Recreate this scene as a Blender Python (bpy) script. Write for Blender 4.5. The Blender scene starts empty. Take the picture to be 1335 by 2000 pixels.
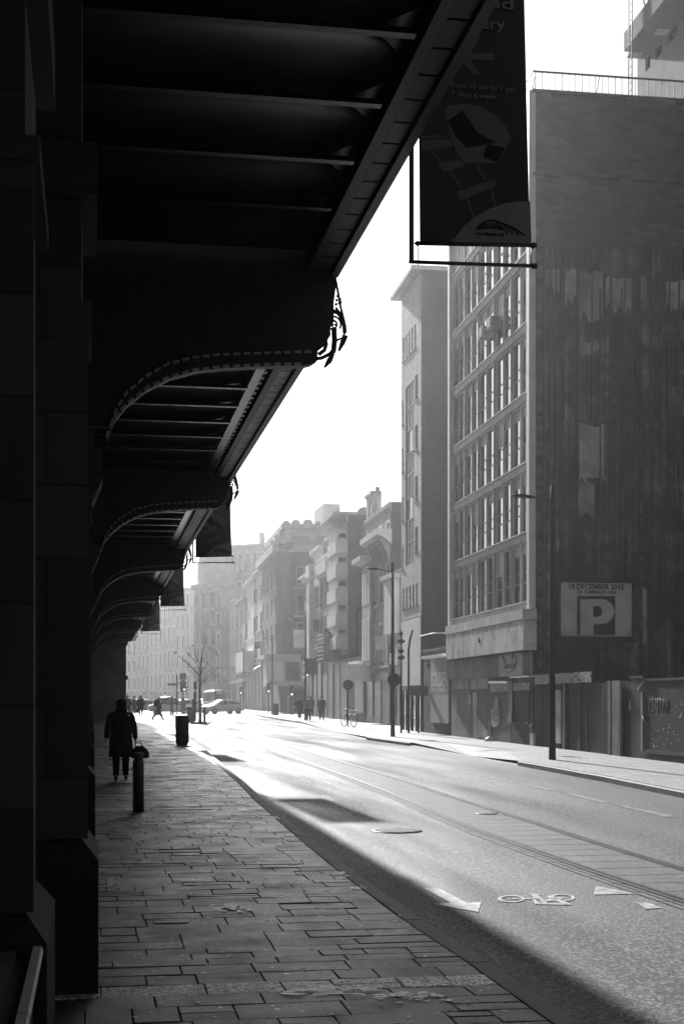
import bpy, bmesh, math, random
from math import radians, sin, cos, pi, atan2, tan
from mathutils import Vector, Matrix
random.seed(7)
# ------------------------------------------------------------------ camera, world, sun, exposure
F, CX, HY, H, SL = 2800.0, 667.5, 1370.0, 1.70, 0.0036      # focal length, centre, horizon (px), eye height, street gradient
TH = math.atan((CX-180.0)/F)
scn = bpy.context.scene
cam = bpy.data.cameras.new('camera'); co = bpy.data.objects.new('camera', cam); scn.collection.objects.link(co); scn.camera = co
cam.sensor_fit = 'HORIZONTAL'; cam.sensor_width = 36.0; cam.lens = F/1335*36; cam.shift_y = (HY-1000)/1335
cam.clip_start = 0.05; cam.clip_end = 6000
co.location = (0, 0, H); co.rotation_euler = (pi/2, 0, -TH)
SUN_EL, SUN_AZ = radians(25), radians(2.6)                     # azimuth measured to the left of the street
w = bpy.data.worlds.new('World'); scn.world = w; w.use_nodes = True
nt = w.node_tree; nt.nodes.clear()
sky = nt.nodes.new('ShaderNodeTexSky'); sky.sky_type = 'NISHITA'; sky.sun_disc = False
sky.sun_elevation = SUN_EL; sky.sun_rotation = -SUN_AZ; sky.dust_density = 4.0; sky.air_density = 1.0
bw = nt.nodes.new('ShaderNodeRGBToBW'); bg = nt.nodes.new('ShaderNodeBackground'); wo = nt.nodes.new('ShaderNodeOutputWorld')
bg.inputs['Strength'].default_value = 0.055
nt.links.new(sky.outputs[0], bw.inputs[0]); nt.links.new(bw.outputs[0], bg.inputs[0]); nt.links.new(bg.outputs[0], wo.inputs[0])
sun = bpy.data.lights.new('sun', 'SUN'); sun.energy = 5.0; sun.angle = radians(0.9); sun.color = (1, 0.995, 0.985)
so = bpy.data.objects.new('sun', sun); scn.collection.objects.link(so)
sd = Vector((-sin(SUN_AZ)*cos(SUN_EL), cos(SUN_AZ)*cos(SUN_EL), sin(SUN_EL)))
so.rotation_euler = sd.to_track_quat('Z', 'Y').to_euler(); so.location = (0, 60, 60)
scn.view_settings.view_transform = 'Standard'; scn.view_settings.look = 'None'
scn.view_settings.exposure = 0.35; scn.view_settings.gamma = 1.0

# ------------------------------------------------------------------ survey helpers (photo measurements -> metres)
FW = Vector((sin(TH), cos(TH), 0)); RT = Vector((cos(TH), -sin(TH), 0))
def ray(px, py=HY): return FW + RT*((px-CX)/F) + Vector((0, 0, (HY-py)/F))
def gz(y): return SL*y
def G(px, py, dz=0.0):
    d = ray(px, py); t = (H-dz)/(SL*d.y - d.z); return Vector((0, 0, H)) + d*t
def PY(px, py, Y):
    d = ray(px, py); return Vector((0, 0, H)) + d*(Y/d.y)
def depth(px, py): return G(px, py).dot(FW)
def scale(t): return t/F
class Frame:
    """facade frame: local x runs along the wall, local y points out of it"""
    def __init__(s, A, B):
        s.A = Vector((A[0], A[1])); d = Vector((B[0], B[1])) - s.A; s.W = d.length; s.u = d/s.W; s.n = Vector((-s.u.y, s.u.x))
        s.rz = atan2(s.u.y, s.u.x); s.z0 = gz(s.A.y)
    def hit(s, px, off=0.0):
        d = ray(px); a = s.A + s.n*off
        den = d.x*s.u.y - d.y*s.u.x
        t = (a.x*s.u.y - a.y*s.u.x)/den
        p = Vector((d.x, d.y))*t
        return t, (p-a).dot(s.u)
    def S(s, px, off=0.0): return s.hit(px, off)[1]
    def Z(s, px, py, off=0.0): return H + s.hit(px, off)[0]*(HY-py)/F - s.z0
    def loc(s): return (s.A.x, s.A.y, s.z0)
def line_dir(vx):
    d = ray(vx); return Vector((d.x, d.y)).normalized()
class Line:
    def __init__(s, p, u): s.p = Vector((p[0], p[1])); s.u = u
    def at(s, px):
        d = ray(px); den = d.x*s.u.y - d.y*s.u.x
        t = (s.p.x*s.u.y - s.p.y*s.u.x)/den
        return Vector((d.x*t, d.y*t))
L1 = Line(G(880, 1437), line_dir(238))
L2 = Line(G(718, 1411), line_dir(255))

# ------------------------------------------------------------------ objects
def link(o): scn.collection.objects.link(o); return o
def tag(o, label=None, cat=None, group=None, kind=None):
    if label: o['label'] = label
    if cat: o['category'] = cat
    if group: o['group'] = group
    if kind: o['kind'] = kind
    return o
def empty(name, loc=(0, 0, 0), rz=0, label=None, cat=None, group=None):
    o = bpy.data.objects.new(name, None); link(o); o.location = loc; o.rotation_euler = (0, 0, rz); o.empty_display_size = .3
    return tag(o, label, cat, group)
def copy_tree(o, parent=None):
    c = o.copy(); link(c)
    if parent is not None: c.parent = parent
    for ch in list(o.children): copy_tree(ch, c)
    return c
class MB:
    def __init__(s): s.v = []; s.f = []; s.m = []; s.sm = []
    def add(s, vs, fs, m=0, smooth=False):
        b = len(s.v); s.v += [tuple(x) for x in vs]
        for f in fs: s.f.append([b+i for i in f]); s.m.append(m); s.sm.append(smooth)
        return s
    def box(s, x0, x1, y0, y1, z0, z1, m=0):
        if x0 > x1: x0, x1 = x1, x0
        if y0 > y1: y0, y1 = y1, y0
        if z0 > z1: z0, z1 = z1, z0
        v = [(x, y, z) for z in (z0, z1) for y in (y0, y1) for x in (x0, x1)]
        return s.add(v, [(0, 2, 3, 1), (4, 5, 7, 6), (0, 1, 5, 4), (2, 6, 7, 3), (0, 4, 6, 2), (1, 3, 7, 5)], m)
    def quad(s, a, b, c, d, m=0): return s.add([a, b, c, d], [(0, 1, 2, 3)], m)
    def obox(s, c, ax, ay, az, m=0):
        c = Vector(c); ax = Vector(ax); ay = Vector(ay); az = Vector(az)
        v = [c+ax*i+ay*j+az*k for k in (-1, 1) for j in (-1, 1) for i in (-1, 1)]
        return s.add(v, [(0, 2, 3, 1), (4, 5, 7, 6), (0, 1, 5, 4), (2, 6, 7, 3), (0, 4, 6, 2), (1, 3, 7, 5)], m)
    def tube(s, pts, r, n=8, m=0, flat=1.0, ref=None, smooth=True):
        pts = [Vector(p) for p in pts]; k = len(pts); rs = r if isinstance(r, (list, tuple)) else [r]*k
        vs = []; prev = None
        for i, p in enumerate(pts):
            t = (pts[min(i+1, k-1)] - pts[max(i-1, 0)])
            if t.length < 1e-9: t = Vector((0, 0, 1))
            t.normalize()
            if prev is None:
                a = Vector(ref) if ref else (Vector((0, 0, 1)) if abs(t.z) < .9 else Vector((1, 0, 0)))
                e = (a - t*a.dot(t)).normalized()
            else: e = (prev - t*prev.dot(t)).normalized()
            prev = e; g = t.cross(e)
            for j in range(n):
                a = 2*pi*j/n; vs.append(p + e*cos(a)*rs[i] + g*sin(a)*rs[i]*flat)
        fs = []
        for i in range(k-1):
            for j in range(n):
                j2 = (j+1) % n; fs.append((i*n+j, i*n+j2, (i+1)*n+j2, (i+1)*n+j))
        fs.append(tuple(range(n-1, -1, -1))); fs.append(tuple((k-1)*n+j for j in range(n)))
        return s.add(vs, fs, m, smooth)
    def lathe(s, prof, c=(0, 0, 0), n=20, m=0, ax='z', sx=1.0, sy=1.0, smooth=True):
        vs = []; k = len(prof)
        for r, z in prof:
            for j in range(n):
                a = 2*pi*j/n; x, y = r*cos(a)*sx, r*sin(a)*sy
                p = (x, y, z) if ax == 'z' else ((x, z, y) if ax == 'y' else (z, x, y))
                vs.append((c[0]+p[0], c[1]+p[1], c[2]+p[2]))
        fs = []
        for i in range(k-1):
            for j in range(n):
                j2 = (j+1) % n; f = (i*n+j, i*n+j2, (i+1)*n+j2, (i+1)*n+j); fs.append(f if ax != 'y' else f[::-1])
        b = tuple(range(n-1, -1, -1)); t = tuple((k-1)*n+j for j in range(n))
        fs += [b, t] if ax != 'y' else [b[::-1], t[::-1]]
        return s.add(vs, fs, m, smooth)
    def prism(s, poly, lo, hi, ax='z', m=0, smooth=False):
        n = len(poly)
        def P(a, b, c): return (a, b, c) if ax == 'z' else ((a, c, b) if ax == 'y' else (c, a, b))
        vs = [P(a, b, lo) for a, b in poly] + [P(a, b, hi) for a, b in poly]
        return s.add(vs, [tuple(range(n-1, -1, -1)), tuple(range(n, 2*n))] + [(i, (i+1) % n, n+(i+1) % n, n+i) for i in range(n)], m, smooth)
    def mesh(s, name, mats):
        me = bpy.data.meshes.new(name); me.from_pydata(s.v, [], s.f)
        for mm in (mats if isinstance(mats, (list, tuple)) else [mats]): me.materials.append(mm)
        me.polygons.foreach_set('material_index', s.m); me.polygons.foreach_set('use_smooth', s.sm)
        bm = bmesh.new(); bm.from_mesh(me); bmesh.ops.recalc_face_normals(bm, faces=bm.faces); bm.to_mesh(me); bm.free()
        return me
    def build(s, name, mats, parent=None, loc=(0, 0, 0), rz=0):
        o = bpy.data.objects.new(name, s.mesh(name, mats)); link(o); o.location = loc; o.rotation_euler = (0, 0, rz)
        if parent is not None: o.parent = parent
        return o
def up_(o):
    for p_ in o.data.polygons:
        if p_.normal.z < 0: p_.flip()
    return o
def obj(name, me, parent=None, loc=(0, 0, 0), rz=0):
    o = bpy.data.objects.new(name, me); link(o); o.location = loc; o.rotation_euler = (0, 0, rz)
    if parent is not None: o.parent = parent
    return o

# ------------------------------------------------------------------ materials (the photograph is monochrome: every base colour is a grey)
class Mat:
    def __init__(s, name, v, rough=.7, spec=.5, metal=0):
        s.m = bpy.data.materials.new(name); s.m.use_nodes = True; s.t = s.m.node_tree
        s.b = s.t.nodes['Principled BSDF']; s.b.inputs['Base Color'].default_value = (v, v, v, 1)
        s.b.inputs['Roughness'].default_value = rough; s.b.inputs['Specular IOR Level'].default_value = spec; s.b.inputs['Metallic'].default_value = metal
        s.v = v; s.co = None
    def n(s, ty, **k):
        x = s.t.nodes.new('ShaderNode'+ty)
        for a, b in k.items():
            if hasattr(x, a) and a not in x.inputs: setattr(x, a, b)
        return x
    def coord(s, sc=(1, 1, 1), world=True):
        g = s.n('NewGeometry') if world else s.n('TexCoord'); mp = s.n('Mapping'); mp.inputs['Scale'].default_value = sc
        s.t.links.new(g.outputs['Position' if world else 'Object'], mp.inputs[0]); return mp.outputs[0]
    def noise(s, scale, sc=(1, 1, 1), detail=4, rough=.6, world=True):
        x = s.n('TexNoise'); x.inputs['Scale'].default_value = scale; x.inputs['Detail'].default_value = detail; x.inputs['Roughness'].default_value = rough
        s.t.links.new(s.coord(sc, world), x.inputs['Vector']); return x.outputs['Fac']
    def ramp(s, fac, stops):
        r = s.n('ValToRGB'); e = r.color_ramp.elements
        while len(e) < len(stops): e.new(.5)
        for i, (p, v) in enumerate(stops): e[i].position = p; e[i].color = (v, v, v, 1)
        s.t.links.new(fac, r.inputs[0]); return r.outputs[0]
    def math(s, op, a, b):
        x = s.n('Math'); x.operation = op
        for i, q in enumerate((a, b)):
            if isinstance(q, (int, float)): x.inputs[i].default_value = q
            else: s.t.links.new(q, x.inputs[i])
        return x.outputs[0]
    def color(s, fac): s.t.links.new(fac, s.b.inputs['Base Color']); return s
    def rough(s, fac): s.t.links.new(fac, s.b.inputs['Roughness']); return s
    def bump(s, fac, strength=.3, dist=.01):
        x = s.n('Bump'); x.inputs['Strength'].default_value = strength; x.inputs['Distance'].default_value = dist
        s.t.links.new(fac, x.inputs['Height']); s.t.links.new(x.outputs[0], s.b.inputs['Normal']); return s
def speckle(name, v, rough=.75, scale=3.0, var=.25, bump=.25, bscale=60, bd=.005, spec=.4, metal=0, sc=(1, 1, 1)):
    m = Mat(name, v, rough, spec, metal)
    a = m.noise(scale, sc, 5, .65); c = m.ramp(a, [(.3, v*(1-var)), (.7, v*(1+var))]); m.color(c)
    if bump: m.bump(m.noise(bscale, (1, 1, 1), 3), bump, bd)
    return m.m
def brick(name, v, mortar, bw_=.22, bh=.075, axis='x', rough=.85, var=.25, sc=1.0):
    m = Mat(name, v, rough, .3)
    g = m.n('TexCoord'); sp = m.n('SeparateXYZ'); m.t.links.new(g.outputs['Object'], sp.inputs[0]); cb = m.n('CombineXYZ')
    su = m.math('ADD', sp.outputs[0], sp.outputs[1])
    m.t.links.new(su, cb.inputs[0]); m.t.links.new(sp.outputs[2], cb.inputs[1])
    b = m.n('TexBrick'); m.t.links.new(cb.outputs[0], b.inputs['Vector'])
    b.inputs['Scale'].default_value = sc; b.inputs['Brick Width'].default_value = bw_; b.inputs['Row Height'].default_value = bh
    b.inputs['Mortar Size'].default_value = .008; b.inputs['Bias'].default_value = 0
    b.inputs['Color1'].default_value = (v*(1-var),)*3+(1,); b.inputs['Color2'].default_value = (v*(1+var),)*3+(1,); b.inputs['Mortar'].default_value = (mortar,)*3+(1,)
    nz = m.noise(.5, (1, 1, .4), 5, .7); r = m.ramp(nz, [(.3, .7), (.7, 1.2)])
    mx = m.n('VectorMath'); mx.operation = 'MULTIPLY'; m.t.links.new(b.outputs[0], mx.inputs[0]); m.t.links.new(r, mx.inputs[1]); m.color(mx.outputs[0])
    m.bump(b.outputs['Fac'], -.25, .006)
    return m.m
# asphalt: speckled stones, worn wheel tracks
m = Mat('asphalt', .05, .6, .42)
a = m.noise(40, (1, .55, 1), detail=2, rough=.7); b_ = m.noise(.55, (1, .16, 1), 4); c1 = m.ramp(a, [(.40, .003), (.5, .02), (.62, .24)])
c2 = m.ramp(b_, [(.35, .75), (.65, 1.25)]); mx = m.n('VectorMath'); mx.operation = 'MULTIPLY'; m.t.links.new(c1, mx.inputs[0]); m.t.links.new(c2, mx.inputs[1])
m.color(mx.outputs[0]); m.rough(m.ramp(m.noise(.5, (1.3, .12, 1), 4), [(.32, .85), (.68, .5)]))
m.bump(m.noise(60, (1, 1, 1), detail=2, rough=.8), .8, .012); ASPH = m.m
m = Mat('asphalt_patch', .02, .85, .25); m.color(m.ramp(m.noise(95, detail=3), [(.4, .012), (.7, .06)])); m.bump(m.noise(70, detail=2), .7, .012); PATCH = m.m
m = Mat('track_concrete', .12, .7, .4); m.color(m.math('MULTIPLY', m.ramp(m.noise(2.2, (1, .3, 1), 6, .8), [(.3, .03), (.7, .13)]), m.ramp(m.noise(45, (1, .55, 1), 2), [(.38, .4), (.62, 1.7)]))); m.bump(m.noise(50), .6, .01); CONC = m.m
# paving slabs: tone of its own for every slab through a face attribute
m = Mat('paving_slab', .1, .55, .6)
at = m.n('Attribute'); at.attribute_name = 'tone'; nz = m.noise(9, (1, 1, 1), 6, .7); r = m.ramp(nz, [(.3, .72), (.7, 1.25)])
fine = m.ramp(m.noise(48, (1, .6, 1), detail=3, rough=.8), [(.4, .12), (.62, 2.5)])
c = m.math('MULTIPLY', at.outputs['Fac'], r); c = m.math('MULTIPLY', c, fine); m.color(c)
rr = m.ramp(m.noise(1.7, (1, 1, 1), 5, .7), [(.35, .52), (.65, .26)]); m.rough(rr)
m.bump(m.noise(90, detail=4, rough=.85), .85, .009); SLAB = m.m
JOINT = Mat('joint_sand', .02, .95, .2).m
m = Mat('right_paving', .3, .6, .4)
bt = m.n('TexBrick'); m.t.links.new(m.coord((1, 1, 1)), bt.inputs['Vector']); bt.inputs['Scale'].default_value = 1; bt.inputs['Brick Width'].default_value = .6; bt.inputs['Row Height'].default_value = .3
bt.inputs['Mortar Size'].default_value = .012; bt.inputs['Color1'].default_value = (.36,)*3+(1,); bt.inputs['Color2'].default_value = (.5,)*3+(1,); bt.inputs['Mortar'].default_value = (.1,)*3+(1,)
m.color(bt.outputs[0]); m.bump(m.noise(40), .3, .006); RPAVE = m.m
KERB = speckle('kerb_stone', .12, .7, 4, .3, .3, 70)
STONE_DK = None
STONE_LT = speckle('lit_ledge_stone', .5, .4, 2, .2, .2, 30, .01)  # paler stone: the ledge's reflected light is put into its colour
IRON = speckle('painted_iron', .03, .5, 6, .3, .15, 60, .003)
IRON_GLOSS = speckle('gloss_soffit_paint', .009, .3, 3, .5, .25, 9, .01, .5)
DENT = Mat('pale_dash_tone', .35, .35, .6).m  # pale colour stands in for light caught along the bracket dashes
GUTTER = speckle('zinc_gutter', .5, .5, 14, .5, .3, 30, .004, sc=(.3, 1, 1))
BLACKMET = Mat('black_metal', .02, .45, .5).m
POLE = Mat('dark_grey_pole', .012, .55, .3).m
WHITEP = speckle('road_paint', .5, .5, 9, .6, .4, 70, .006)
GLASS = Mat('window_glass', .02, .04, 1.0).m
SHOPGLASS = Mat('shop_glass', .06, .35, .3).m
GLASS_FAR = Mat('far_window_glass', .02, .6, .15).m
FRAME = speckle('pale_window_frame', .42, .5, 3, .2, 0)
FRAME_DK = speckle('dark_window_frame', .1, .5, 3, .2, 0)
CURTAIN = speckle('net_curtain', .8, .8, 3, .1, 0)
OFFICE = speckle('office_concrete', .62, .6, 1.2, .25, .2, 20, .01)
OFF_DK = speckle('office_spandrel', .34, .6, 1.6, .3, .2, 20, .01)
TRIM_W = speckle('white_trim', .85, .5, 1.2, .12, .1, 20)
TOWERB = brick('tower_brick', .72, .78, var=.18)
TOWERS = brick('tower_shaded_brick', .13, .12, var=.12)  # darker copy of the tower brick, with the side's shade in the colour
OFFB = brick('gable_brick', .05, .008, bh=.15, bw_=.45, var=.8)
LOWB = brick('low_wall_brick', .07, .06, var=.3)
PLAST = [speckle('plaster_a', .7, .8, .7, .15, .15, 20), speckle('plaster_b', .58, .8, .9, .2, .15, 20), speckle('plaster_c', .42, .8, .6, .2, .15, 20), speckle('plaster_d', .8, .8, .6, .12, .15, 20)]
BRICKD = brick('dark_brick_far', .16, .2, var=.2)
ROOFM = speckle('roof_slate', .08, .6, 2, .3, .2, 20)
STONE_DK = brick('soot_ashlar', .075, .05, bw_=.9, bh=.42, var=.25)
# exposed party wall with drips
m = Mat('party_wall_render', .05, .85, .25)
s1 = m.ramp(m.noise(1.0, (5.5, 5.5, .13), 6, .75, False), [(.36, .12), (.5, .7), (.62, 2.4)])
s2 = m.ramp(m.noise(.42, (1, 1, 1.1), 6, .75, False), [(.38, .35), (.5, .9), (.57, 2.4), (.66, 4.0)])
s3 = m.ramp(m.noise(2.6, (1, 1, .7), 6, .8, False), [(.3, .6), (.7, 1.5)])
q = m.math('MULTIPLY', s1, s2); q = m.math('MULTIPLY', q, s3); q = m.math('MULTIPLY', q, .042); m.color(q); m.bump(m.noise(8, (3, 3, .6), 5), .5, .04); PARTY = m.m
m = Mat('weathered_panel', .5, .7, .3)
q = m.math('MULTIPLY', m.ramp(m.noise(1.4, (1, 1, .6), 7, .8), [(.33, .25), (.5, .8), (.62, 1.0)]), .85); m.color(q); PANEL = m.m
def wood(name, v, var=.45):
    m = Mat(name, v, .8, .25)
    q = m.math('MULTIPLY', m.ramp(m.noise(1.2, (7, 7, .35), 7, .75), [(.3, 1-var), (.7, 1+var)]), m.ramp(m.noise(.9, (1, 1, 1), 5, .7), [(.3, .6*v), (.7, 1.4*v)])); m.color(q); m.bump(m.noise(4, (14, 14, .5), 4), .3, .01); return m.m
WOOD = wood('boarded_wood', .13); WOOD_L = wood('pale_board', .42); WOOD_D = wood('dark_hoarding', .022, .75); WOOD_M = wood('grey_plank', .2)
m = Mat('fly_posted_paper', .5, .8, .2); m.color(m.ramp(m.noise(9, (1, 1, 1), 3, .9), [(.44, .06), (.5, .5), (.6, .62)])); PAPER = m.m
m = Mat('graffiti_wall', .03, .7, .3); m.color(m.ramp(m.noise(3.0, (1, 1, 1.4), 8, .9), [(.5, .007), (.6, .012), (.66, .035), (.7, .01)])); GRAF = m.m
CHALK = Mat('pale_spray_paint', .5, .7, .3).m
def cloth(name, v): return speckle(name, v, .9, 8, .2, .3, 50, .004, .15)
COAT = cloth('black_coat', .007); COAT2 = cloth('dark_coat', .04); COAT3 = cloth('grey_coat', .1)
SKIN = Mat('skin', .35, .55, .4).m; HAIR = Mat('dark_hair', .02, .6, .3).m; SHOE = Mat('black_leather', .012, .35, .5).m
SKYPOST = Mat('poster_pale_paper', .42, .6, .3).m; PDARK = Mat('poster_dark_ink', .05, .6, .3).m; PINK = Mat('letter_ink', .02, .6, .3).m
BAN = [Mat('banner_cloth', .04, .75, .2).m, Mat('banner_mid', .11, .75, .2).m, Mat('banner_pale', .2, .75, .2).m, Mat('banner_dark', .008, .75, .2).m]

# ================================================================== GROUND, ROAD, PAVEMENTS
def sheet(name, poly, dz, mat, parent=None):
    vs = [(x, y, gz(y)+dz) for x, y in poly]
    b = MB(); b.add(vs, [tuple(range(len(vs)))]); o = b.build(name, mat, parent)
    if o.data.polygons[0].normal.z < 0: o.data.flip_normals()
    return o
ground = tag(sheet('ground', [(-320, -60), (320, -60), (320, 610), (-320, 610)], -.16, ASPH), kind='structure')
road = tag(sheet('road', [(-40, -10), (34, -10), (60, 420), (-60, 420)], -.12, ASPH), kind='structure')
KL = [G(*p) for p in [(1141, 2000), (960.7, 1879), (828.6, 1797), (700.7, 1707), (637, 1659), (580, 1614), (520, 1566), (484, 1532), (428.7, 1486), (400, 1463), (370, 1441.6), (345, 1420), (316, 1415), (300, 1408), (288, 1400), (286, 1390)]]
kl = [(KL[0].x, -8.0)] + [(p.x, p.y) for p in KL]
def kx(y):
    for (x0, y0), (x1, y1) in zip(kl, kl[1:]):
        if y <= y1: return x0 + (x1-x0)*(y-y0)/(y1-y0)
    return kl[-1][0]
YE = kl[-1][1]
# left pavement: slabs as real blocks in joint sand
pav = tag(sheet('left_pavement', [(-1.2, -8)] + [(x-.02, y) for x, y in kl] + [(-1.2, YE)], -.012, JOINT), kind='structure')
b = MB(); tones = []
y = 3.2
rnd = random.Random(3)
def slab(x0, x1, y0, y1, tone):
    g = .0025; j = .005; t = rnd.uniform(-.0015, .0015); t2 = rnd.gauss(0, .0022); tz = rnd.uniform(-.0015, .0015)
    def z(x, y, up): return gz(y) + up + tz + t*(1 if x > (x0+x1)/2 else -1) + t2*(1 if y > (y0+y1)/2 else -1)
    a, c, d, e = x0+g, x1-g, y0+g, y1-g
    vs = [(a, d, gz(d)-.012), (c, d, gz(d)-.012), (c, e, gz(e)-.012), (a, e, gz(e)-.012),
          (a+j*.3, d+j*.3, z(a, d, -.003)), (c-j*.3, d+j*.3, z(c, d, -.003)), (c-j*.3, e-j*.3, z(c, e, -.003)), (a+j*.3, e-j*.3, z(a, e, -.003)),
          (a+j, d+j, z(a, d, 0)), (c-j, d+j, z(c, d, 0)), (c-j, e-j, z(c, e, 0)), (a+j, e-j, z(a, e, 0))]
    fs = [(0, 1, 5, 4), (1, 2, 6, 5), (2, 3, 7, 6), (3, 0, 4, 7), (4, 5, 9, 8), (5, 6, 10, 9), (6, 7, 11, 10), (7, 4, 8, 11), (8, 9, 10, 11)]
    b.add(vs, fs); tones.extend([tone]*9)
while y < YE-1:
    dy = rnd.choice([.2, .3, .3, .3, .36]) if y < 60 else .45
    row = .025*rnd.uniform(.8, 1.2)
    if abs(y-G(560, 1935).y) < .22: row = .45
    if abs(y-G(500, 1722).y) < .2: row = .17
    if abs(y-G(500, 1580).y) < .25: row = .17
    x = -1.1 - rnd.uniform(0, .5); xe = kx(y) - .16
    while x < xe:
        wx = rnd.choice([.25, .3, .4, .45, .6, .6]) if y < 60 else .8
        x1 = min(x+wx, xe)
        if xe - x1 < .12: x1 = xe
        tn = row*rnd.uniform(.4, 1.7)
        if rnd.random() < .035: tn *= 2.2
        if rnd.random() < .22 and dy > .28 and y < 60:
            slab(x, x1, y, y+dy/2, tn); slab(x, x1, y+dy/2, y+dy, tn*rnd.uniform(.7, 1.3))
        else: slab(x, x1, y, y+dy, tn)
        x = x1
    y += dy
so_ = b.build('paving_slabs', SLAB, pav)
at = so_.data.attributes.new('tone', 'FLOAT', 'FACE'); at.data.foreach_set('value', tones)
# left kerb stones
def kerb(name, pts, wd, top, drop, mat, side=-1, seg=1.0):
    """run of kerb stones along pts [(x,y)]; side=-1: stone lies to the left of the line"""
    b = MB()
    out = []
    for (x0, y0), (x1, y1) in zip(pts, pts[1:]):
        n = max(1, int(math.hypot(x1-x0, y1-y0)/seg))
        for i in range(n): out.append(((x0+(x1-x0)*i/n, y0+(y1-y0)*i/n), (x0+(x1-x0)*(i+1)/n, y0+(y1-y0)*(i+1)/n)))
    for (a, c) in out:
        d = Vector((c[0]-a[0], c[1]-a[1])).normalized(); nn = Vector((-d.y, d.x))*(-side)*-1
        nn = Vector((-d.y, d.x)) if side < 0 else Vector((d.y, -d.x))
        a2 = Vector(a)+d*.004; c2 = Vector(c)-d*.004; tz = random.uniform(-.003, .003)
        def V(p, o, z): q = p+nn*o; return (q.x, q.y, gz(q.y)+z)
        tp = top+tz
        vs = [V(a2, 0, -.16), V(a2, 0, tp-.02), V(a2, .02, tp), V(a2, wd, tp), V(c2, 0, -.16), V(c2, 0, tp-.02), V(c2, .02, tp), V(c2, wd, tp)]
        b.add(vs, [(0, 4, 5, 1), (1, 5, 6, 2), (2, 6, 7, 3), (0, 1, 2, 3), (4, 7, 6, 5)])
    return b.build(name, mat)
k = kerb('left_kerb', kl, .155, .002, 0, KERB); k.parent = pav; k.name = 'kerb'
# right pavement
KRp = [(1335, 1547), (1180, 1517), (1010, 1487), (910, 1470), (800, 1451), (715, 1440), (645, 1424), (580, 1409), (510, 1398), (478, 1391), (450, 1386)]
KR = [(G(*p).x, G(*p).y) for p in KRp]
d0 = Vector((KR[0][0]-KR[2][0], KR[0][1]-KR[2][1])).normalized(); kr = [(KR[0][0]+d0.x*26, KR[0][1]+d0.y*26)] + KR
up = [1, 1, 1, 1, 0, 1, 1, 0, 1, 1, 0, 0]     # raised between these vertices
def outer(p):       # a point well under the facades
    q = L1.p + L1.u*((Vector(p)-L1.p).dot(L1.u)); return (max(q.x, p[0]+2)+7, q.y)
b = MB(); n = len(kr)
for i in range(n-1):
    a, c = kr[i], kr[i+1]; za = 0 if up[i] else -.10; zc = 0 if up[i+1] else -.10
    if not (up[i] and up[i+1]): pass
    def V(p, o, z): return (p[0]+o, p[1], gz(p[1])+z)
    oa, oc = outer(a), outer(c)
    b.quad(V(a, .14, za), V(a, 1.3, 0), V(c, 1.3, 0), V(c, .14, zc)); b.quad(V(a, 1.3, 0), (oa[0], oa[1], gz(oa[1])), (oc[0], oc[1], gz(oc[1])), V(c, 1.3, 0))
rp = tag(up_(b.build('right_pavement', RPAVE)), kind='structure')
for (i0, i1) in ((0, 3), (5, 6), (8, 9)):
    kk = kerb('kerb', kr[i0:i1+1], .15, .004, 0, KERB, side=1, seg=1.2); kk.parent = rp
    ps = kr[i0:i1+1]
for (i0, i1) in ((3, 5), (6, 8), (9, 11)):
    kk = kerb('kerb', kr[i0:i1+1], .15, -.095, 0, KERB, side=1, seg=1.2); kk.parent = rp
def strip_on(pts, wd, dz, mat, name, parent):
    b = MB(); P = [Vector((p[0], p[1])) for p in pts]
    N = []
    for i in range(len(P)):
        d = (P[min(i+1, len(P)-1)]-P[max(i-1, 0)]).normalized(); N.append(Vector((-d.y, d.x)))
    for i in range(len(P)-1):
        q = [P[i]-N[i]*wd/2, P[i]+N[i]*wd/2, P[i+1]+N[i+1]*wd/2, P[i+1]-N[i+1]*wd/2]
        b.quad(*[(v.x, v.y, gz(v.y)+dz) for v in q])
    return up_(b.build(name, mat, parent))
for a, c in (((1095, 1478), (1130, 1479)), ((830, 1449), (858, 1449)), ((715, 1429), (735, 1429))):
    p, q = G(*a), G(*c); b = MB(); b.quad(*[(x, y, gz(y)+.004) for x, y in ((p.x, p.y-.4), (q.x, q.y-.4), (q.x, q.y+.4), (p.x, p.y+.4))]); b.build('dark_dash', BLACKMET, rp)  # flat dark dashes lying on the right pavement
# tram track
RA = [(2300, 1990), (1700, 1812), (1420, 1727), (1335, 1700), (1159, 1647), (1028, 1603), (897, 1563), (766, 1518), (635, 1479), (590, 1466), (535, 1447.5), (457, 1422), (430, 1414), (395, 1409)]
RB = [(2300, 2080), (1700, 1882), (1420, 1790), (1335, 1762), (1159, 1704), (1028, 1657), (897, 1610), (766, 1550), (635, 1502), (551, 1473), (496, 1451), (455, 1432), (432, 1424), (400, 1418), (370, 1417)]
def gp(l, dz=-.12): return [(G(x, y, dz).x, G(x, y, dz).y) for x, y in l]
def smooth(p, it=2):
    for _ in range(it):
        q = [p[0]]
        for a, c in zip(p, p[1:]): q += [(a[0]*.75+c[0]*.25, a[1]*.75+c[1]*.25), (a[0]*.25+c[0]*.75, a[1]*.25+c[1]*.75)]
        q.append(p[-1]); p = q
    return p
ra, rb = smooth(gp(RA)), smooth(gp(RB))
track = tag(empty('tram_track', (0, 0, 0)), kind='structure')
def interp(l, y):
    for (x0, y0), (x1, y1) in zip(l, l[1:]):
        if min(y0, y1) <= y <= max(y0, y1) and abs(y1-y0) > 1e-6: return x0+(x1-x0)*(y-y0)/(y1-y0)
    return l[-1][0]
b = MB(); ys = [3+i*.6 for i in range(125)]
ys = [q for q in ys if q > max(ra[0][1], rb[0][1]) and q < 60]
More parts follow.
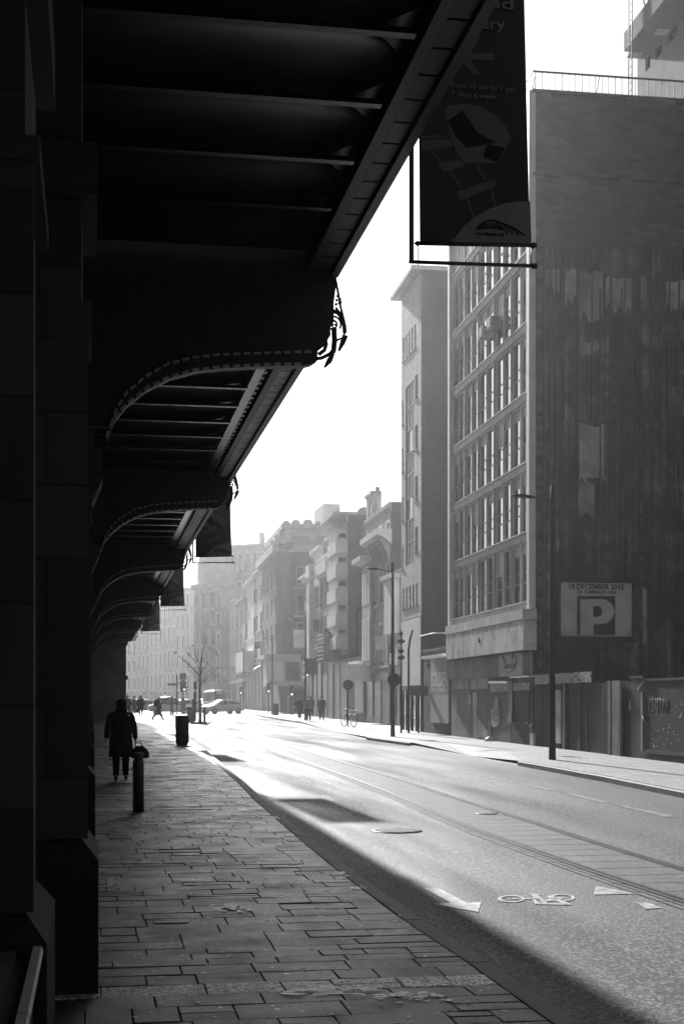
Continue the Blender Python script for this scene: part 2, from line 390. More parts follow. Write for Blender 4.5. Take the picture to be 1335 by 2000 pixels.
for y0, y1 in zip(ys, ys[1:]):
    g = .014
    a0, a1, c0, c1 = interp(rb, y0)-.22, interp(rb, y1)-.22, interp(ra, y0)+.03, interp(ra, y1)+.03
    b.quad((a0, y0+g, gz(y0)-.113), (c0, y0+g, gz(y0)-.113), (c1, y1-g, gz(y1)-.113), (a1, y1-g, gz(y1)-.113))
up_(b.build('track_bed', CONC, track))
for l in (ra, rb):
    r_ = strip_on(l, .055, -.106, speckle('rail_steel', .3, .3, 5, .2, 0, metal=1), 'rail', track)
    strip_on([(x+.05, y) for x, y in l], .045, -.104, PDARK, 'groove', r_)
    strip_on([(x-.05, y) for x, y in l], .04, -.104, PDARK, 'groove', r_)
gl = [(x-.13, y) for x, y in rb]
strip_on(gl, .03, -.108, PDARK, 'groove', r_)
# markings, patches, covers on the road
WORN = speckle('worn_road_paint', .22, .6, 5, .6, .4, 70, .006)
def flat(name, pts, dz, mat, parent=road):
    ps = [G(x, y, -.12) for x, y in pts]; b = MB(); b.add([(p.x, p.y, gz(p.y)+dz) for p in ps], [tuple(range(len(ps)))])
    return up_(b.build(name, mat, parent))
flat('concrete_strip', [(512, 1555), (640, 1555), (655, 1566.5), (524, 1566.5)], -.114, CONC)
for q in ([(1102, 1551), (1116, 1551), (1192, 1568), (1176, 1569)], [(1200, 1574), (1222, 1575), (1320, 1596), (1300, 1597)], [(1012, 1531), (1022, 1531), (1082, 1544), (1070, 1545)], [(946, 1518), (954, 1518), (1000, 1528), (990, 1528)], [(880, 1504), (887, 1504), (925, 1512), (917, 1512)]):
    flat('lane_dash', q, -.114, WORN)
flat('arrow_marking', [(826, 1736), (858, 1737), (912, 1765), (940, 1763), (933, 1783), (845, 1767), (880, 1765)], -.114, WHITEP)
flat('arrow_marking', [(1162, 1732), (1243, 1747), (1159, 1749)], -.114, WHITEP)
flat('arrow_marking', [(1240, 1764), (1262, 1763), (1292, 1775), (1262, 1777)], -.114, WHITEP)
# cycle symbol: two wheels and a frame of painted bars
b = MB()
def ring(c, rx, ry, n=26, wd=.055):
    # ring measured in the photo, laid on the road
    pts = [G(c[0]+rx*cos(2*pi*i/n), c[1]+ry*sin(2*pi*i/n), -.12) for i in range(n)]
    ctr = G(c[0], c[1], -.12)
    for i in range(n):
        p, q = pts[i], pts[(i+1) % n]; pi_, qi = ctr+(p-ctr)*.74, ctr+(q-ctr)*.74
        b.quad(*[(v.x, v.y, gz(v.y)-.114) for v in (p, q, qi, pi_)])
def bar(a, c, wd=.07):
    p, q = G(*a, -.12), G(*c, -.12); d = (q-p); d.z = 0; d.normalize(); nn = Vector((-d.y, d.x, 0))*wd/2
    b.quad(*[(v.x, v.y, gz(v.y)-.1135) for v in (p-nn, q-nn, q+nn, p+nn)])
ring((998, 1757), 27, 7); ring((1096, 1755), 26, 7.5)
bar((1000, 1757), (1046, 1757)); bar((1046, 1757), (1052, 1767)); bar((1052, 1767), (1106, 1768)); bar((1042, 1749), (1062, 1767)); bar((1062, 1762), (1096, 1755)); bar((1034, 1747), (1054, 1749)); bar((1072, 1752), (1110, 1769))
up_(b.build('cycle_marking', WHITEP, road))
def cover(px, py, r, name, parent, dz, mat, bars=True):
    c = G(px, py, dz); b = MB(); b.lathe([(r, 0), (r, .004), (r*.9, .006)], (0, 0, 0), 32, 0)
    if bars:
        for i in range(-7, 8):
            hw = math.sqrt(max(0, 1-(i/8)**2))*r*.86; b.box(-hw, hw, i*r/8.6-.012, i*r/8.6+.012, .005, .012, 1)
    return b.build(name, [BLACKMET, mat], parent, (c.x, c.y, gz(c.y)+dz+.005))
cover(775, 1624, .34, 'manhole_cover', road, -.12, speckle('worn_cast_iron', .16, .45, 9, .3, 0))
cover(950, 1590, .17, 'manhole_cover', track, -.113, POLE, False)
# drain grate in the left pavement
p, q = G(314, 1582), G(414, 1582); b = MB(); L_ = (q-p).length
b.box(0, L_, -.11, .11, -.012, -.002, 0)
for i in range(26): b.obox((.03+i*(L_-.06)/25, 0, .001), (.009, .004, 0), (.02, .1, 0), (0, 0, .004), 1)
b.box(0, L_, -.12, -.105, -.01, .004, 1); b.box(0, L_, .105, .12, -.01, .004, 1); b.box(0, .015, -.105, .105, -.01, .004, 1); b.box(L_-.015, L_, -.105, .105, -.01, .004, 1)
b.build('drain_grate', [PDARK, speckle('grate_iron', .12, .35, 9, .3, 0)], pav, (p.x, p.y, gz(p.y)+.004))
# pale irregular splats scattered over the slabs
SPLAT = speckle('pale_slab_splat', .6, .45, 30, .6, .3, 40, .006)
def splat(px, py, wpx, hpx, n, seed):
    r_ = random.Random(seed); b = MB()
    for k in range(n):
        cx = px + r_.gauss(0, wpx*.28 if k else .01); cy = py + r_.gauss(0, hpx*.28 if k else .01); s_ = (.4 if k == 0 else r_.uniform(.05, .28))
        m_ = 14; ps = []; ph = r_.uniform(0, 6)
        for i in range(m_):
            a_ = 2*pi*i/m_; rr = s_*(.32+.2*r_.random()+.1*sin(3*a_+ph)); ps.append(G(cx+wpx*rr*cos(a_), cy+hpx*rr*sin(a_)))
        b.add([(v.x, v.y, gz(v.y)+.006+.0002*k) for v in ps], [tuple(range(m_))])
    up_(b.build('pale_splat', SPLAT, pav))
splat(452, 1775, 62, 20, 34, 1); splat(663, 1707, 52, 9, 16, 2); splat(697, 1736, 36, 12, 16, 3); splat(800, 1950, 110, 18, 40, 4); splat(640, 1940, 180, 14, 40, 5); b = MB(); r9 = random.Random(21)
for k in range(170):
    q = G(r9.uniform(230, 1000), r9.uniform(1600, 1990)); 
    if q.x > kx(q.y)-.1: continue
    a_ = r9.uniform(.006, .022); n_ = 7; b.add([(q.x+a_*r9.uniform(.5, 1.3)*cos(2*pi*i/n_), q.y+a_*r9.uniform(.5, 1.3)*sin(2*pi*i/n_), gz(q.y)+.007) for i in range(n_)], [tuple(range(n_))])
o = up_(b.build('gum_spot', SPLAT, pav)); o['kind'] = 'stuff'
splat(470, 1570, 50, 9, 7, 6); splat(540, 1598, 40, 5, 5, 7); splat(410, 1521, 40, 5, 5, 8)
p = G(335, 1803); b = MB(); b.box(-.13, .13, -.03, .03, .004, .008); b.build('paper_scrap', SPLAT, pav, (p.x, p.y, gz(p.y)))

# ================================================================== STATION WITH ITS CANOPY (left)
st = empty('train_station', (-.6, 40, gz(40)), 0, 'dark stone station front with an iron and glass pavement canopy, along the left edge', 'station')
def onst(o):
    o.parent = st; o.location = Vector(o.location) - Vector(st.location); return o
YW = 98.0
b = MB(); b.box(-14, -.55, 2, YW, -1, 13); b.box(-.55, -.42, 2, YW, 5.2, 5.6); b.box(-.55, -.35, 2, YW, 12.4, 13.2)
onst(b.build('wall', STONE_DK))
e2 = PY(246, 1330, YW).x
b = MB(); b.box(-14, e2, YW, YW+12, -1, 13)
for z_ in (3.2, 5.6, 8.4): b.box(-14, e2+.14, YW-.12, YW+12.1, z_, z_+.22)
b.box(e2-.05, e2+.1, YW-.1, YW+.6, -1, 1.6)
onst(b.build('end_pavilion', STONE_DK))
def pillar(y0, ln, xp, xs, zt):
    b = MB(); g = gz(y0)
    b.box(-.56, xp, y0, y0+ln, -.3, zt-.1)
    b.add([(-.56, y0, zt-.1), (xp, y0, zt-.1), (xp, y0+ln, zt-.1), (-.56, y0+ln, zt-.1), (-.56, y0+.1, zt+.02), (xs, y0+.1, zt+.02), (xs, y0+ln-.1, zt+.02), (-.56, y0+ln-.1, zt+.02)], [(0, 1, 5, 4), (1, 2, 6, 5), (2, 3, 7, 6), (4, 5, 6, 7)])
    pl = onst(b.build('plinth', speckle('polished_plinth', .018, .8, 3, .3, .15, 40, .004)))
    b = MB(); b.box(-.56, xs, y0+.1, y0+ln-.1, zt, 12.8); b.box(-.56, xs+.09, y0+.02, y0+ln-.02, 4.6, 4.9); b.box(-.56, xs+.06, y0+.05, y0+ln-.05, 3.9, 4.0)
    b.box(-.56, xs+.035, y0+.06, y0+.1, zt+.02, 3.9)
    onst(b.build('pilaster', STONE_DK))
pillar(5.9, 1.3, -.18, -.27, .82)
for yy in (8.3, 17.0, 26.0, 38.0, 50.0, 60.0, 72.0, 84.0): pillar(yy, 1.2, .035 if yy < 30 else .05, -.06, .86+gz(yy))
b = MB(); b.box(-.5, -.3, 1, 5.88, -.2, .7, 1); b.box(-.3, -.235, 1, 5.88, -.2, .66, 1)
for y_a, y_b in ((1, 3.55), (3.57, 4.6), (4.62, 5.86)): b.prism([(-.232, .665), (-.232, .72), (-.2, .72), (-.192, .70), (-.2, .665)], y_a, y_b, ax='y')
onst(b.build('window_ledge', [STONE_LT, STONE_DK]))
# canopy: per bay a soffit of half-round rolls, gutter with strip of panels, brackets with scrolls
can = empty('canopy', (0, 0, 0)); onst(can); can.location = -Vector(st.location)
XE = 2.5
Z1 = 14.7; bays = [Z1*k for k in (1, 1.76, 2.6, 3.4, 4.06, 4.9, 5.7)]
def eh(e): return H + e
def rolls(y0, y1, e, xr, pitch):
    b = MB(); b.box(-.5, XE-.04, y0, y1, eh(e)+.46, eh(e)+.52); b.box(xr+.0, XE-.4, y0, y1, eh(e)+.296, eh(e)+.33)
    y = y0; r = pitch*.47
    while y+pitch <= y1+.01:
        yc = y+pitch/2; n = 9; vs = []; k = 6
        cols = [(-.5, 1)] + [(xr-r*1.0+ r*sin(a*pi/2/k), cos(a*pi/2/k)) for a in range(k+1)]
        for xx, s_ in cols:
            for j in range(n+1):
                a_ = pi*j/n; vs.append((xx, yc - r*s_*cos(a_), eh(e)+.30 + .13*s_*sin(a_)))
        fs = [(i*(n+1)+j, i*(n+1)+j+1, (i+1)*(n+1)+j+1, (i+1)*(n+1)+j) for i in range(len(cols)-1) for j in range(n)]
        b.add(vs, fs, 0, True)
        b.box(-.5, xr, y-pitch*.035, y+pitch*.035, eh(e)+.27, eh(e)+.31)
        y += pitch
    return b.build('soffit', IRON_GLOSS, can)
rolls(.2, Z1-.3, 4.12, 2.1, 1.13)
for a, c in zip(bays, bays[1:]+[YW-.3]): rolls(a+.35, c-.25, 3.78, 1.98, 1.16)
def gut(y0, y1, e):
    b = MB()
    b.box(XE-.08, XE, y0, y1, eh(e), eh(e)+.5, 0)                       # outer rail
    b.box(XE-.34, XE-.25, y0, y1, eh(e)+.02, eh(e)+.45, 0)              # inner rail
    y = y0+.03
    while y < y1-.1:
        L_ = min(.42, y1-.05-y); b.box(XE-.235, XE-.095, y, y+L_-.035, eh(e)+.045, eh(e)+.06, 1); y += .42
    b.box(XE-.25, XE-.08, y0, y1, eh(e)+.07, eh(e)+.12, 0)
    y = y0
    while e < 4.2 and y < y1-.1: b.box(XE-.4, XE-.375, y, y+.12, eh(e)+.06, eh(e)+.1, 2); y += .3
    b.build('gutter', [IRON, GUTTER if e < 4.2 else IRON, DENT], can)
gut(.2, Z1-.1, 4.38); gut(Z1+.15, YW-.3, 4.0)
# arched bracket profile measured on the first one
up_ = [(213, 835), (225, 800), (245, 769), (280, 738), (322, 714), (371, 700), (425, 694), (480, 692), (540, 690), (600, 688), (618, 687)]
lo_ = [(209, 862), (222, 826), (248, 794), (285, 765), (330, 742), (380, 728), (430, 722), (490, 719), (545, 717), (590, 717), (605, 714), (618, 706)]
def bxz(l): return [((PY(x, y, Z1).x), PY(x, y, Z1).z) for x, y in l]
U, Lw = bxz(up_), bxz(lo_)
def make_bracket():
    t = MB(); h = .07
    # spandrel plate from the upper curve to the soffit
    roof = eh(3.9)
    EDGE = bxz([(632, 676), (645, 655), (642, 625), (641, 605), (646, 570), (655, 543), (655, 525)])
    poly = [(-.3, U[0][1])] + U + EDGE + [(-.3, EDGE[-1][1])]
    t.prism(poly, -.03, .03, ax='y')
    poly = U + Lw[::-1]; t.prism(poly, -h, h, ax='y')
    br = t.build('bracket', IRON, can)
    def dashes(l, off):
        d = MB(); P = [Vector((x, 0, z)) for x, z in l]
        # resample evenly
        L_ = [0]
        for a, c in zip(P, P[1:]): L_.append(L_[-1]+(c-a).length)
        s_ = .02; T = L_[-1]
        while s_ < T-.05:
            i = max(j for j in range(len(L_)) if L_[j] <= s_); i = min(i, len(P)-2)
            f = (s_-L_[i])/(L_[i+1]-L_[i]); p = P[i].lerp(P[i+1], f); dr = (P[i+1]-P[i]).normalized(); nr = Vector((-dr.z, 0, dr.x))
            d.obox(p+dr*.035+Vector((0, -h-.012, 0))+nr*off, dr*.034, Vector((0, .016, 0)), nr*.011, 0); s_ += .105
        return d
    d = dashes(U, -.012); d.build('rivet_strip', DENT, br)
    d = dashes(Lw[:-2], .016); d.build('rivet_strip', DENT, br)
    sc_ = MB()
    def Q(x, y): p = PY(x, y, Z1); return (p.x, 0, p.z)
    sc_.tube([Q(654, 540), Q(660, 572), Q(665, 600), Q(672, 628), Q(675, 650)], .014, 6)
    sc_.tube([Q(655, 600), Q(664, 612), Q(670, 625), Q(674, 640)], .014, 6)
    sp = [Q(651+ (26-a*3.0)*cos(radians(170-a*52)) , 632-(24-a*2.6)*sin(radians(170-a*52))*1.0) for a in range(0, 8)]
    arc = [Q(641, 609), Q(650, 607), Q(660, 611), Q(668, 621), Q(672, 636), Q(673, 650)]
    sc_.tube(arc, .024, 6)
    n = 40; sp = []
    for i in range(n):
        a = i/n*3.6*pi; r_ = 17*(1-i/n*.85); sp.append(Q(649+r_*cos(a-.6), 632-r_*sin(a-.6)))
    sc_.tube(sp, .012, 6)
    sc_.tube([Q(673, 650), Q(668, 660), Q(658, 664), Q(650, 668)], .012, 6)
    sc_.tube([Q(652, 640), Q(653, 665), Q(651, 685), Q(644, 694)], .03, 6)
    sc_.tube([Q(612, 701), Q(628, 699), Q(644, 691)], .02, 6)
    sc_.tube([Q(634, 660), Q(637, 672), Q(633, 684), Q(622, 692)], .022, 6)
    sc_.tube([Q(677, 655), Q(669, 668), Q(661, 686)], [.016, .03, .012], 6, flat=.3)
    sc_.tube([Q(651, 691), Q(643, 704), Q(633, 718)], [.016, .032, .01], 6, flat=.3)
    for q in ((659, 578), (664, 584), (657, 586), (662, 592), (656, 594), (665, 590)): sc_.lathe([(.002, -.02), (.02, 0), (.002, .02)], Q(*q), 6, 0)
    for k in range(6):
        a = k*pi/3; sc_.tube([Q(647, 634), Q(647+9*cos(a), 634+9*sin(a))], .01, 5)
    sc_.build('scroll', IRON, br)
    return br
br = make_bracket(); br.location = (0, Z1, 0)
for y_ in bays[1:]:
    c = copy_tree(br); c.parent = can; c.location = (0, y_, (eh(4.0)-eh(4.0))+0)
# lamps/lanterns under the canopy ends: small stone corbels on pilasters
XQ = PY(655, 525, Z1).x; b = MB(); b.prism([(-.4, eh(3.8)), (PY(643, 600, Z1).x, eh(3.8)), (XQ, eh(4.3)), (XQ-.03, eh(4.9)), (-.4, eh(4.9))], Z1-.02, Z1+.02, ax='y'); b.build('end_panel', IRON, can)
for i, yy in enumerate((17.0, 26.0, 38.0, 50.0)):
    b = MB(); b.prism([(-.06, 3.9), (.12, 4.35), (.12, 4.7), (-.06, 4.7)], yy+.2, yy+.9, ax='y'); onst(b.build('corbel', STONE_DK))

# ================================================================== WRITING
def text_mesh(txt, size, mat, align='LEFT', ext=.003, bold=0.0, shear=0.0, sx=1.0):
    cu = bpy.data.curves.new('lettering', 'FONT'); cu.body = txt; cu.size = size; cu.align_x = align; cu.extrude = ext; cu.offset = bold; cu.shear = shear
    cu.resolution_u = 3
    o = bpy.data.objects.new('lettering', cu); link(o); bpy.context.view_layer.update()
    me = bpy.data.meshes.new_from_object(o); bpy.data.objects.remove(o); bpy.data.curves.remove(cu)
    me.transform(Matrix.Rotation(pi/2, 4, 'X') @ Matrix.Diagonal((sx, 1, 1, 1))); me.materials.clear(); me.materials.append(mat); return me
def fit_text(name, txt, x0, x1, z, height, mat, parent, y=0, bold=0.0, flip=False, shear=0):
    """text between x0 and x1, baseline z, capital height; faces local -y, or +y when flip"""
    me = text_mesh(txt, 1.0, mat, bold=min(bold, .03), ext=.004/max(height, .01), shear=shear)
    xs = [v.co.x for v in me.vertices]; w_ = max(xs)-min(xs); m0 = min(xs); s = height/.69
    sx = abs(x1-x0)/w_
    me.transform(Matrix.Translation((-m0, 0, 0))); me.transform(Matrix.Diagonal((sx, s, s, 1)))
    o = obj(name, me, parent); 
    if flip: o.rotation_euler = (0, 0, pi); o.location = (max(x0, x1), y, z)
    else: o.location = (min(x0, x1), y, z)
    return o

# ================================================================== BANNERS on arms outside the canopy
XP = XE + .035
r_ = ray(803); Y1 = XP*r_.y/r_.x
def make_banner():
    root = empty('hanging_banner', (XP, Y1, 0))
    def q(x, y): p = PY(x, y, Y1); return (p.x-XP, p.z)
    b = MB(); zb = q(803, 511)[1]; xr = q(1043, 506)[0]; zt = 7.7
    b.box(-.017, .017, -.017, .017, zb, zt); b.build('post', BLACKMET, root)
    b = MB(); b.tube([(-.02, 0, zb), (.3, 0, zb+.005), (xr, 0, zb+.02)], .016, 8); b.lathe([(.002, -.03), (.024, -.02), (.024, .02), (.002, .03)], (xr, 0, zb+.02), 10, ax='x'); b.build('arm', BLACKMET, root)
    b = MB(); b.tube([(-.02, 0, zt), (xr, 0, zt+.02)], .016, 8); b.build('arm', BLACKMET, root)
    x0, z0 = q(815, 475); x1, z1 = q(1043, 479)
    b = MB(); b.tube([(x0, 0, z0), (x1, 0, z1)], .017, 8); b.lathe([(.002, -.03), (.026, 0), (.002, .03)], (x0, 0, z0), 8, ax='x'); b.lathe([(.002, -.04), (.03, 0), (.002, .04)], (x1-.01, 0, z1), 8, ax='x')
    b.tube([(q(816, 470)[0], 0, zb-.03), (q(816, 470)[0], 0, z0+.02)], .004, 5); b.tube([(q(1037, 470)[0], 0, zb+.01), (q(1037, 470)[0], 0, z1)], .005, 5)
    b.build('rod', BLACKMET, root)
    c0, c1 = q(819.5, 474)[0], q(1034, 478)[0]; ct = q(1023, 0)[0]
    b = MB(); zt2 = zt-.05
    slope = (c1-ct)/(q(1034, 478)[1]-q(1023, 0)[1]); topx = c1+slope*(zt2-z1)
    b.add([(c0, -.004, z0+.01), (c1, -.004, z1+.01), (topx, -.004, zt2), (c0-.02, -.004, zt2), (c0, .004, z0+.01), (c1, .004, z1+.01), (topx, .004, zt2), (c0-.02, .004, zt2)], [(0, 1, 2, 3), (4, 7, 6, 5), (0, 4, 5, 1), (1, 5, 6, 2), (2, 6, 7, 3), (3, 7, 4, 0)])
    cl = b.build('cloth', BAN[0], root)
    lay = [0]
    def P(pts, mi, name='motif'):
        lay[0] += 1; y_ = -.0045-.0006*lay[0]; b = MB(); b.add([(q(x, y)[0], y_, q(x, y)[1]) for x, y in pts], [tuple(range(len(pts)))])
        return b.build(name, BAN[mi], cl)
    cz = 5.34
    def zz(l): return [(800+x/cz, 180+y/cz) for x, y in l]
    # table figure and chair, pale disc with arched emblem
    P(zz([(120, 455), (340, 445), (345, 462), (125, 488)]), 1); P(zz([(120, 500), (430, 490), (440, 560), (330, 580), (210, 600), (120, 608)]), 1); P(zz([(285, 745), (350, 830), (560, 775), (560, 700), (330, 730)]), 1)
    P(zz([(205, 600), (225, 600), (345, 745), (325, 745)]), 1); P(zz([(405, 818), (425, 815), (545, 1000), (525, 1005)]), 1); P(zz([(680, 765), (705, 765), (800, 915), (780, 920)]), 1)
    P(zz([(480, 1040), (875, 908), (912, 975), (520, 1132)]), 1); P(zz([(580, 1105), (600, 1100), (675, 1300), (655, 1310)]), 1); P(zz([(825, 1015), (850, 1008), (898, 1190), (880, 1195)]), 1)
    P(zz([(355, 210), (400, 140), (530, 120), (720, 145), (880, 240), (1000, 370), (1050, 480), (1000, 590), (910, 740), (560, 745), (490, 650), (430, 480)]), 1)
    P(zz([(390, 300), (545, 190), (700, 420), (900, 530), (590, 585), (470, 460)]), 3); P(zz([(800, 545), (985, 580), (910, 735), (760, 680)]), 3)
    P(zz([(430, 1590), (480, 1500), (570, 1390), (680, 1300), (820, 1220), (980, 1165), (1130, 1142), (1248, 1140), (1262, 1600)]), 2, 'disc')
    e = MB(); e.tube([(q(x, y)[0], -.03, q(x, y)[1]) for x, y in [(880+a/7.85, 400+c/7.85) for a, c in ((385, 390), (450, 310), (530, 262), (620, 245), (720, 270), (860, 325), (1000, 390), (1110, 475))]], .008, 5)
    for l in (((690, 285), (790, 360), (870, 465)), ((760, 290), (860, 365), (945, 470)), ((860, 330), (960, 400), (1030, 475)), ((450, 320), (600, 290), (780, 350)), ((430, 350), (600, 325), (790, 375)), ((400, 378), (600, 360), (770, 385))):
        e.tube([(q(880+a/7.85, 400+c/7.85)[0], -.03, q(880+a/7.85, 400+c/7.85)[1]) for a, c in l], .006, 5)
    for v_ in range(len(e.v)): x_, y_, z_ = e.v[v_]; e.v[v_] = (x_, -.018+(y_+.03)*.2, z_)
    e.build('emblem', BAN[3], cl)
    P([(900+x, 0+y) for x, y in ((-1, 120), (10, 104), (63, 104), (63, 118), (17, 117), (36, 145), (22, 146))], 1); P([(905, 104), (926, 74), (936, 74), (918, 104)], 1)
    def T(t, xa, xb, yb, hp, mi, bold=0):
        a, c = q(xa, yb), q(xb, yb); fit_text('lettering', t, a[0], c[0], a[1], hp*Y1/F*1.0, BAN[mi], cl, y=-.02, bold=bold)
    pale = BAN[2]
    T('nd', 952, 1000, 16, 22, 2, .004); T('ery', 938, 984, 56, 22, 2, .004); T(', from 10 am to 7 pm', 872, 1003, 171, 10, 2); T('7 days a week', 879, 968, 188, 9, 2)
    T('Ant Station 60', 928, 983, 459.5, 6, 3, .001)
    return root
ban = make_banner()
gb = 'banners hung on arms along the canopy edge'
tag(ban, 'nearest and largest dark banner with writing, hung on an arm beyond the canopy edge', 'banner', gb)
def y_at(px, X): r = ray(px); return X*r.y/r.x
for px, lb in ((376.5, 'second dark banner from the camera, below the second arched bracket'), (309.5, 'third dark banner from the camera, between two smaller ones'), (275.5, 'farthest and smallest dark banner, hung lowest in the picture')):
    c = copy_tree(ban); c.location = (XP, y_at(px, XP), 0); c['label'] = lb

# ================================================================== BUILDINGS, RIGHT-HAND SIDE
def grid_wall(b, W, z0, z1, rects, r, y=0, axis='front', m=0, flip=1):
    """wall with real openings; axis 'front': runs along x, outward +y; 'side': runs along -y from the corner, outward -x"""
    S = sorted(set([0, W] + [q for a in rects for q in a[:2]])); Zs = sorted(set([z0, z1] + [q for a in rects for q in a[2:4]]))
    def V(s_, d, z): return (s_, y+d, z) if axis == 'front' else (-d, -s_, z)
    for i in range(len(S)-1):
        for j in range(len(Zs)-1):
            cs, cz = (S[i]+S[i+1])/2, (Zs[j]+Zs[j+1])/2
            if any(a[0] < cs < a[1] and a[2] < cz < a[3] for a in rects): continue
            b.quad(V(S[i], 0, Zs[j]), V(S[i+1], 0, Zs[j]), V(S[i+1], 0, Zs[j+1]), V(S[i], 0, Zs[j+1]), m)
    for a in rects:
        s0, s1, q0, q1 = a[:4]; rr = a[4] if len(a) > 4 else r
        b.quad(V(s0, 0, q0), V(s1, 0, q0), V(s1, -rr, q0), V(s0, -rr, q0), m); b.quad(V(s0, 0, q1), V(s1, 0, q1), V(s1, -rr, q1), V(s0, -rr, q1), m)
        b.quad(V(s0, 0, q0), V(s0, 0, q1), V(s0, -rr, q1), V(s0, -rr, q0), m); b.quad(V(s1, 0, q0), V(s1, 0, q1), V(s1, -rr, q1), V(s1, -rr, q0), m)
def window_mesh(w_, h_, r, frame, glass, fw=.05, mull=0, trans=None, sill=.05, curtain=None):
    b = MB(); y0, y1 = -r, -r+.03
    b.box(0, fw, y0, y1, 0, h_, 0); b.box(w_-fw, w_, y0, y1, 0, h_, 0); b.box(fw, w_-fw, y0, y1, 0, fw, 0); b.box(fw, w_-fw, y0, y1, h_-fw, h_, 0)
    for i in range(mull): x = w_*(i+1)/(mull+1); b.box(x-fw*.4, x+fw*.4, y0, y1-.008, fw, h_-fw, 0)
    if trans: b.box(fw, w_-fw, y0, y1-.01, h_*trans-fw*.4, h_*trans+fw*.4, 0)
    g = y0+.015; b.quad((fw, g, fw), (w_-fw, g, fw), (w_-fw, g, h_-fw), (fw, g, h_-fw), 1)
    if sill: b.box(-.04, w_+.04, -r+.05, sill, -.07, -.004, 0)
    return b.mesh('window', [frame, glass])
wcache = {}
def put_windows(rects, r, frame, glass, root, axis='front', name='window', **k):
    for a in rects:
        w_, h_ = round(a[1]-a[0], 2), round(a[3]-a[2], 2); key = (w_, h_, r, frame.name, glass.name, str(k))
        if key not in wcache: wcache[key] = window_mesh(w_, h_, r, frame, glass, **k)
        if axis == 'front': obj(name, wcache[key], root, (a[0], 0, a[2]))
        else: obj(name, wcache[key], root, (0, -a[1], a[2]), pi/2)
def lathe_dish(name, loc, r, face, parent, mat):
    """satellite dish: shallow bowl on a short mast, facing the direction 'face'"""
    b = MB(); n = 20; vs = []; fs = []; f = Vector(face).normalized(); e = f.cross(Vector((0, 0, 1))).normalized(); g = e.cross(f)
    rings = [(0, -.18), (.4, -.15), (.75, -.08), (1, 0), (1, .03), (.7, -.04), (0, -.14)]
    for rr, d in rings:
        for j in range(n): a = 2*pi*j/n; vs.append(f*d*r + e*cos(a)*rr*r + g*sin(a)*rr*r)
    for i in range(len(rings)-1):
        for j in range(n): fs.append((i*n+j, i*n+(j+1) % n, (i+1)*n+(j+1) % n, (i+1)*n+j))
    b.add(vs, fs, 0, True); b.tube([(0, 0, -r*1.1), -f*.18*r], .03, 6); b.tube([-f*.1*r-g*r*.6, f*r*.6], .015, 5); b.obox(f*r*.6, (.04, 0, 0), (0, .04, 0), (0, 0, .04))
    return b.build(name, mat, parent, loc)
def bld(name, label, fr, top, depth, mat, rects, r=.14, frame=FRAME, glass=GLASS, cat='building', group=None, sides=None, side_mat=None, back=True, cornice=None, wk=None, base=-.6, roof=ROOFM, par=None):
    root = empty(name, fr.loc(), fr.rz, label, cat, group)
    b = MB(); W = fr.W
    grid_wall(b, W, base, top, rects, r); b.quad((W, 0, base), (W, -depth, base), (W, -depth, top), (W, 0, top))
    b.quad((0, -depth, base), (W, -depth, base), (W, -depth, top), (0, -depth, top)); b.quad((0, 0, top-.02), (W, 0, top-.02), (W, -depth, top-.02), (0, -depth, top-.02))
    if not side_mat: grid_wall(b, depth, base, top, sides or [], r, axis='side')
    b.build('wall', mat, root)
    if side_mat:
        b = MB(); grid_wall(b, depth, base, top, sides or [], r, axis='side'); b.build('side_wall', side_mat, root)
    put_windows(rects, r, frame, glass, root, **(wk or {}))
    if sides: put_windows(sides, r, frame, glass, root, axis='side', **(wk or {}))
    for c in (cornice or []):
        z_, hh, pj = c[:3]; m_ = c[3] if len(c) > 3 else mat
        b = MB(); b.prism([(-.02, z_), (pj*.35, z_), (pj*.6, z_+hh*.4), (pj, z_+hh*.55), (pj, z_+hh), (-.02, z_+hh)], -pj*.3, W+.0, ax='x'); b.build('cornice', m_, root)
    return root
def cols(W, n, w_, m0=.4, m1=None):
    m1 = m0 if m1 is None else m1
    if n == 1: return [((W-w_)/2, (W+w_)/2)]
    g = (W-m0-m1-n*w_)/(n-1); return [(m0+i*(w_+g), m0+i*(w_+g)+w_) for i in range(n)]
def rows(cs, zs): return [(c[0], c[1], z[0], z[1]) for z in zs for c in cs]
def frame_px(L, xn, xf): return Frame(L.at(xn), L.at(xf))

# ---------------------------------------------------------------- office block
fo = frame_px(L1, 1040, 881)
ZT = fo.Z(1040, 178); W = fo.W
office = empty('office_block', fo.loc(), fo.rz, 'tall concrete office block with a grid of paired windows and a stained windowless side wall', 'building')
zb0 = fo.Z(884.7, 1212.2); pitch = (fo.Z(884.7, 766.1)-zb0)/4
sl_, sr_ = fo.S(1033, 0), fo.S(885)
nb = 5; bw_ = (sr_-sl_)/nb; band = .30
rects = []; fins = []
nfl = int((ZT-.5-zb0)/pitch)
bays_ = [(fo.S(a), fo.S(c)) for a, c in ((1032.5, 1000), (998, 967.5), (964, 936), (933, 909), (907, 885))]
fl = [zb0+i*pitch for i in range(nfl+1)]
wr = .1
for z_ in fl[:-1]:
    for s0, s1 in bays_:
        for h_ in range(2):
            a = s0+(s1-s0)*h_/2+.035; c = s0+(s1-s0)*(h_+1)/2-.035; rects.append((a, c, z_+.07, z_+pitch-band-.04))
b = MB(); grid_wall(b, W, -.6, ZT, rects, wr); b.quad((W, 0, -.6), (W, -14, -.6), (W, -14, ZT), (W, 0, ZT)); b.quad((0, -14, -.6), (W, -14, -.6), (W, -14, ZT), (0, -14, ZT)); b.quad((0, 0, ZT-.05), (W, 0, ZT-.05), (W, -14, ZT-.05), (0, -14, ZT-.05))
b.build('wall', OFFICE, office)
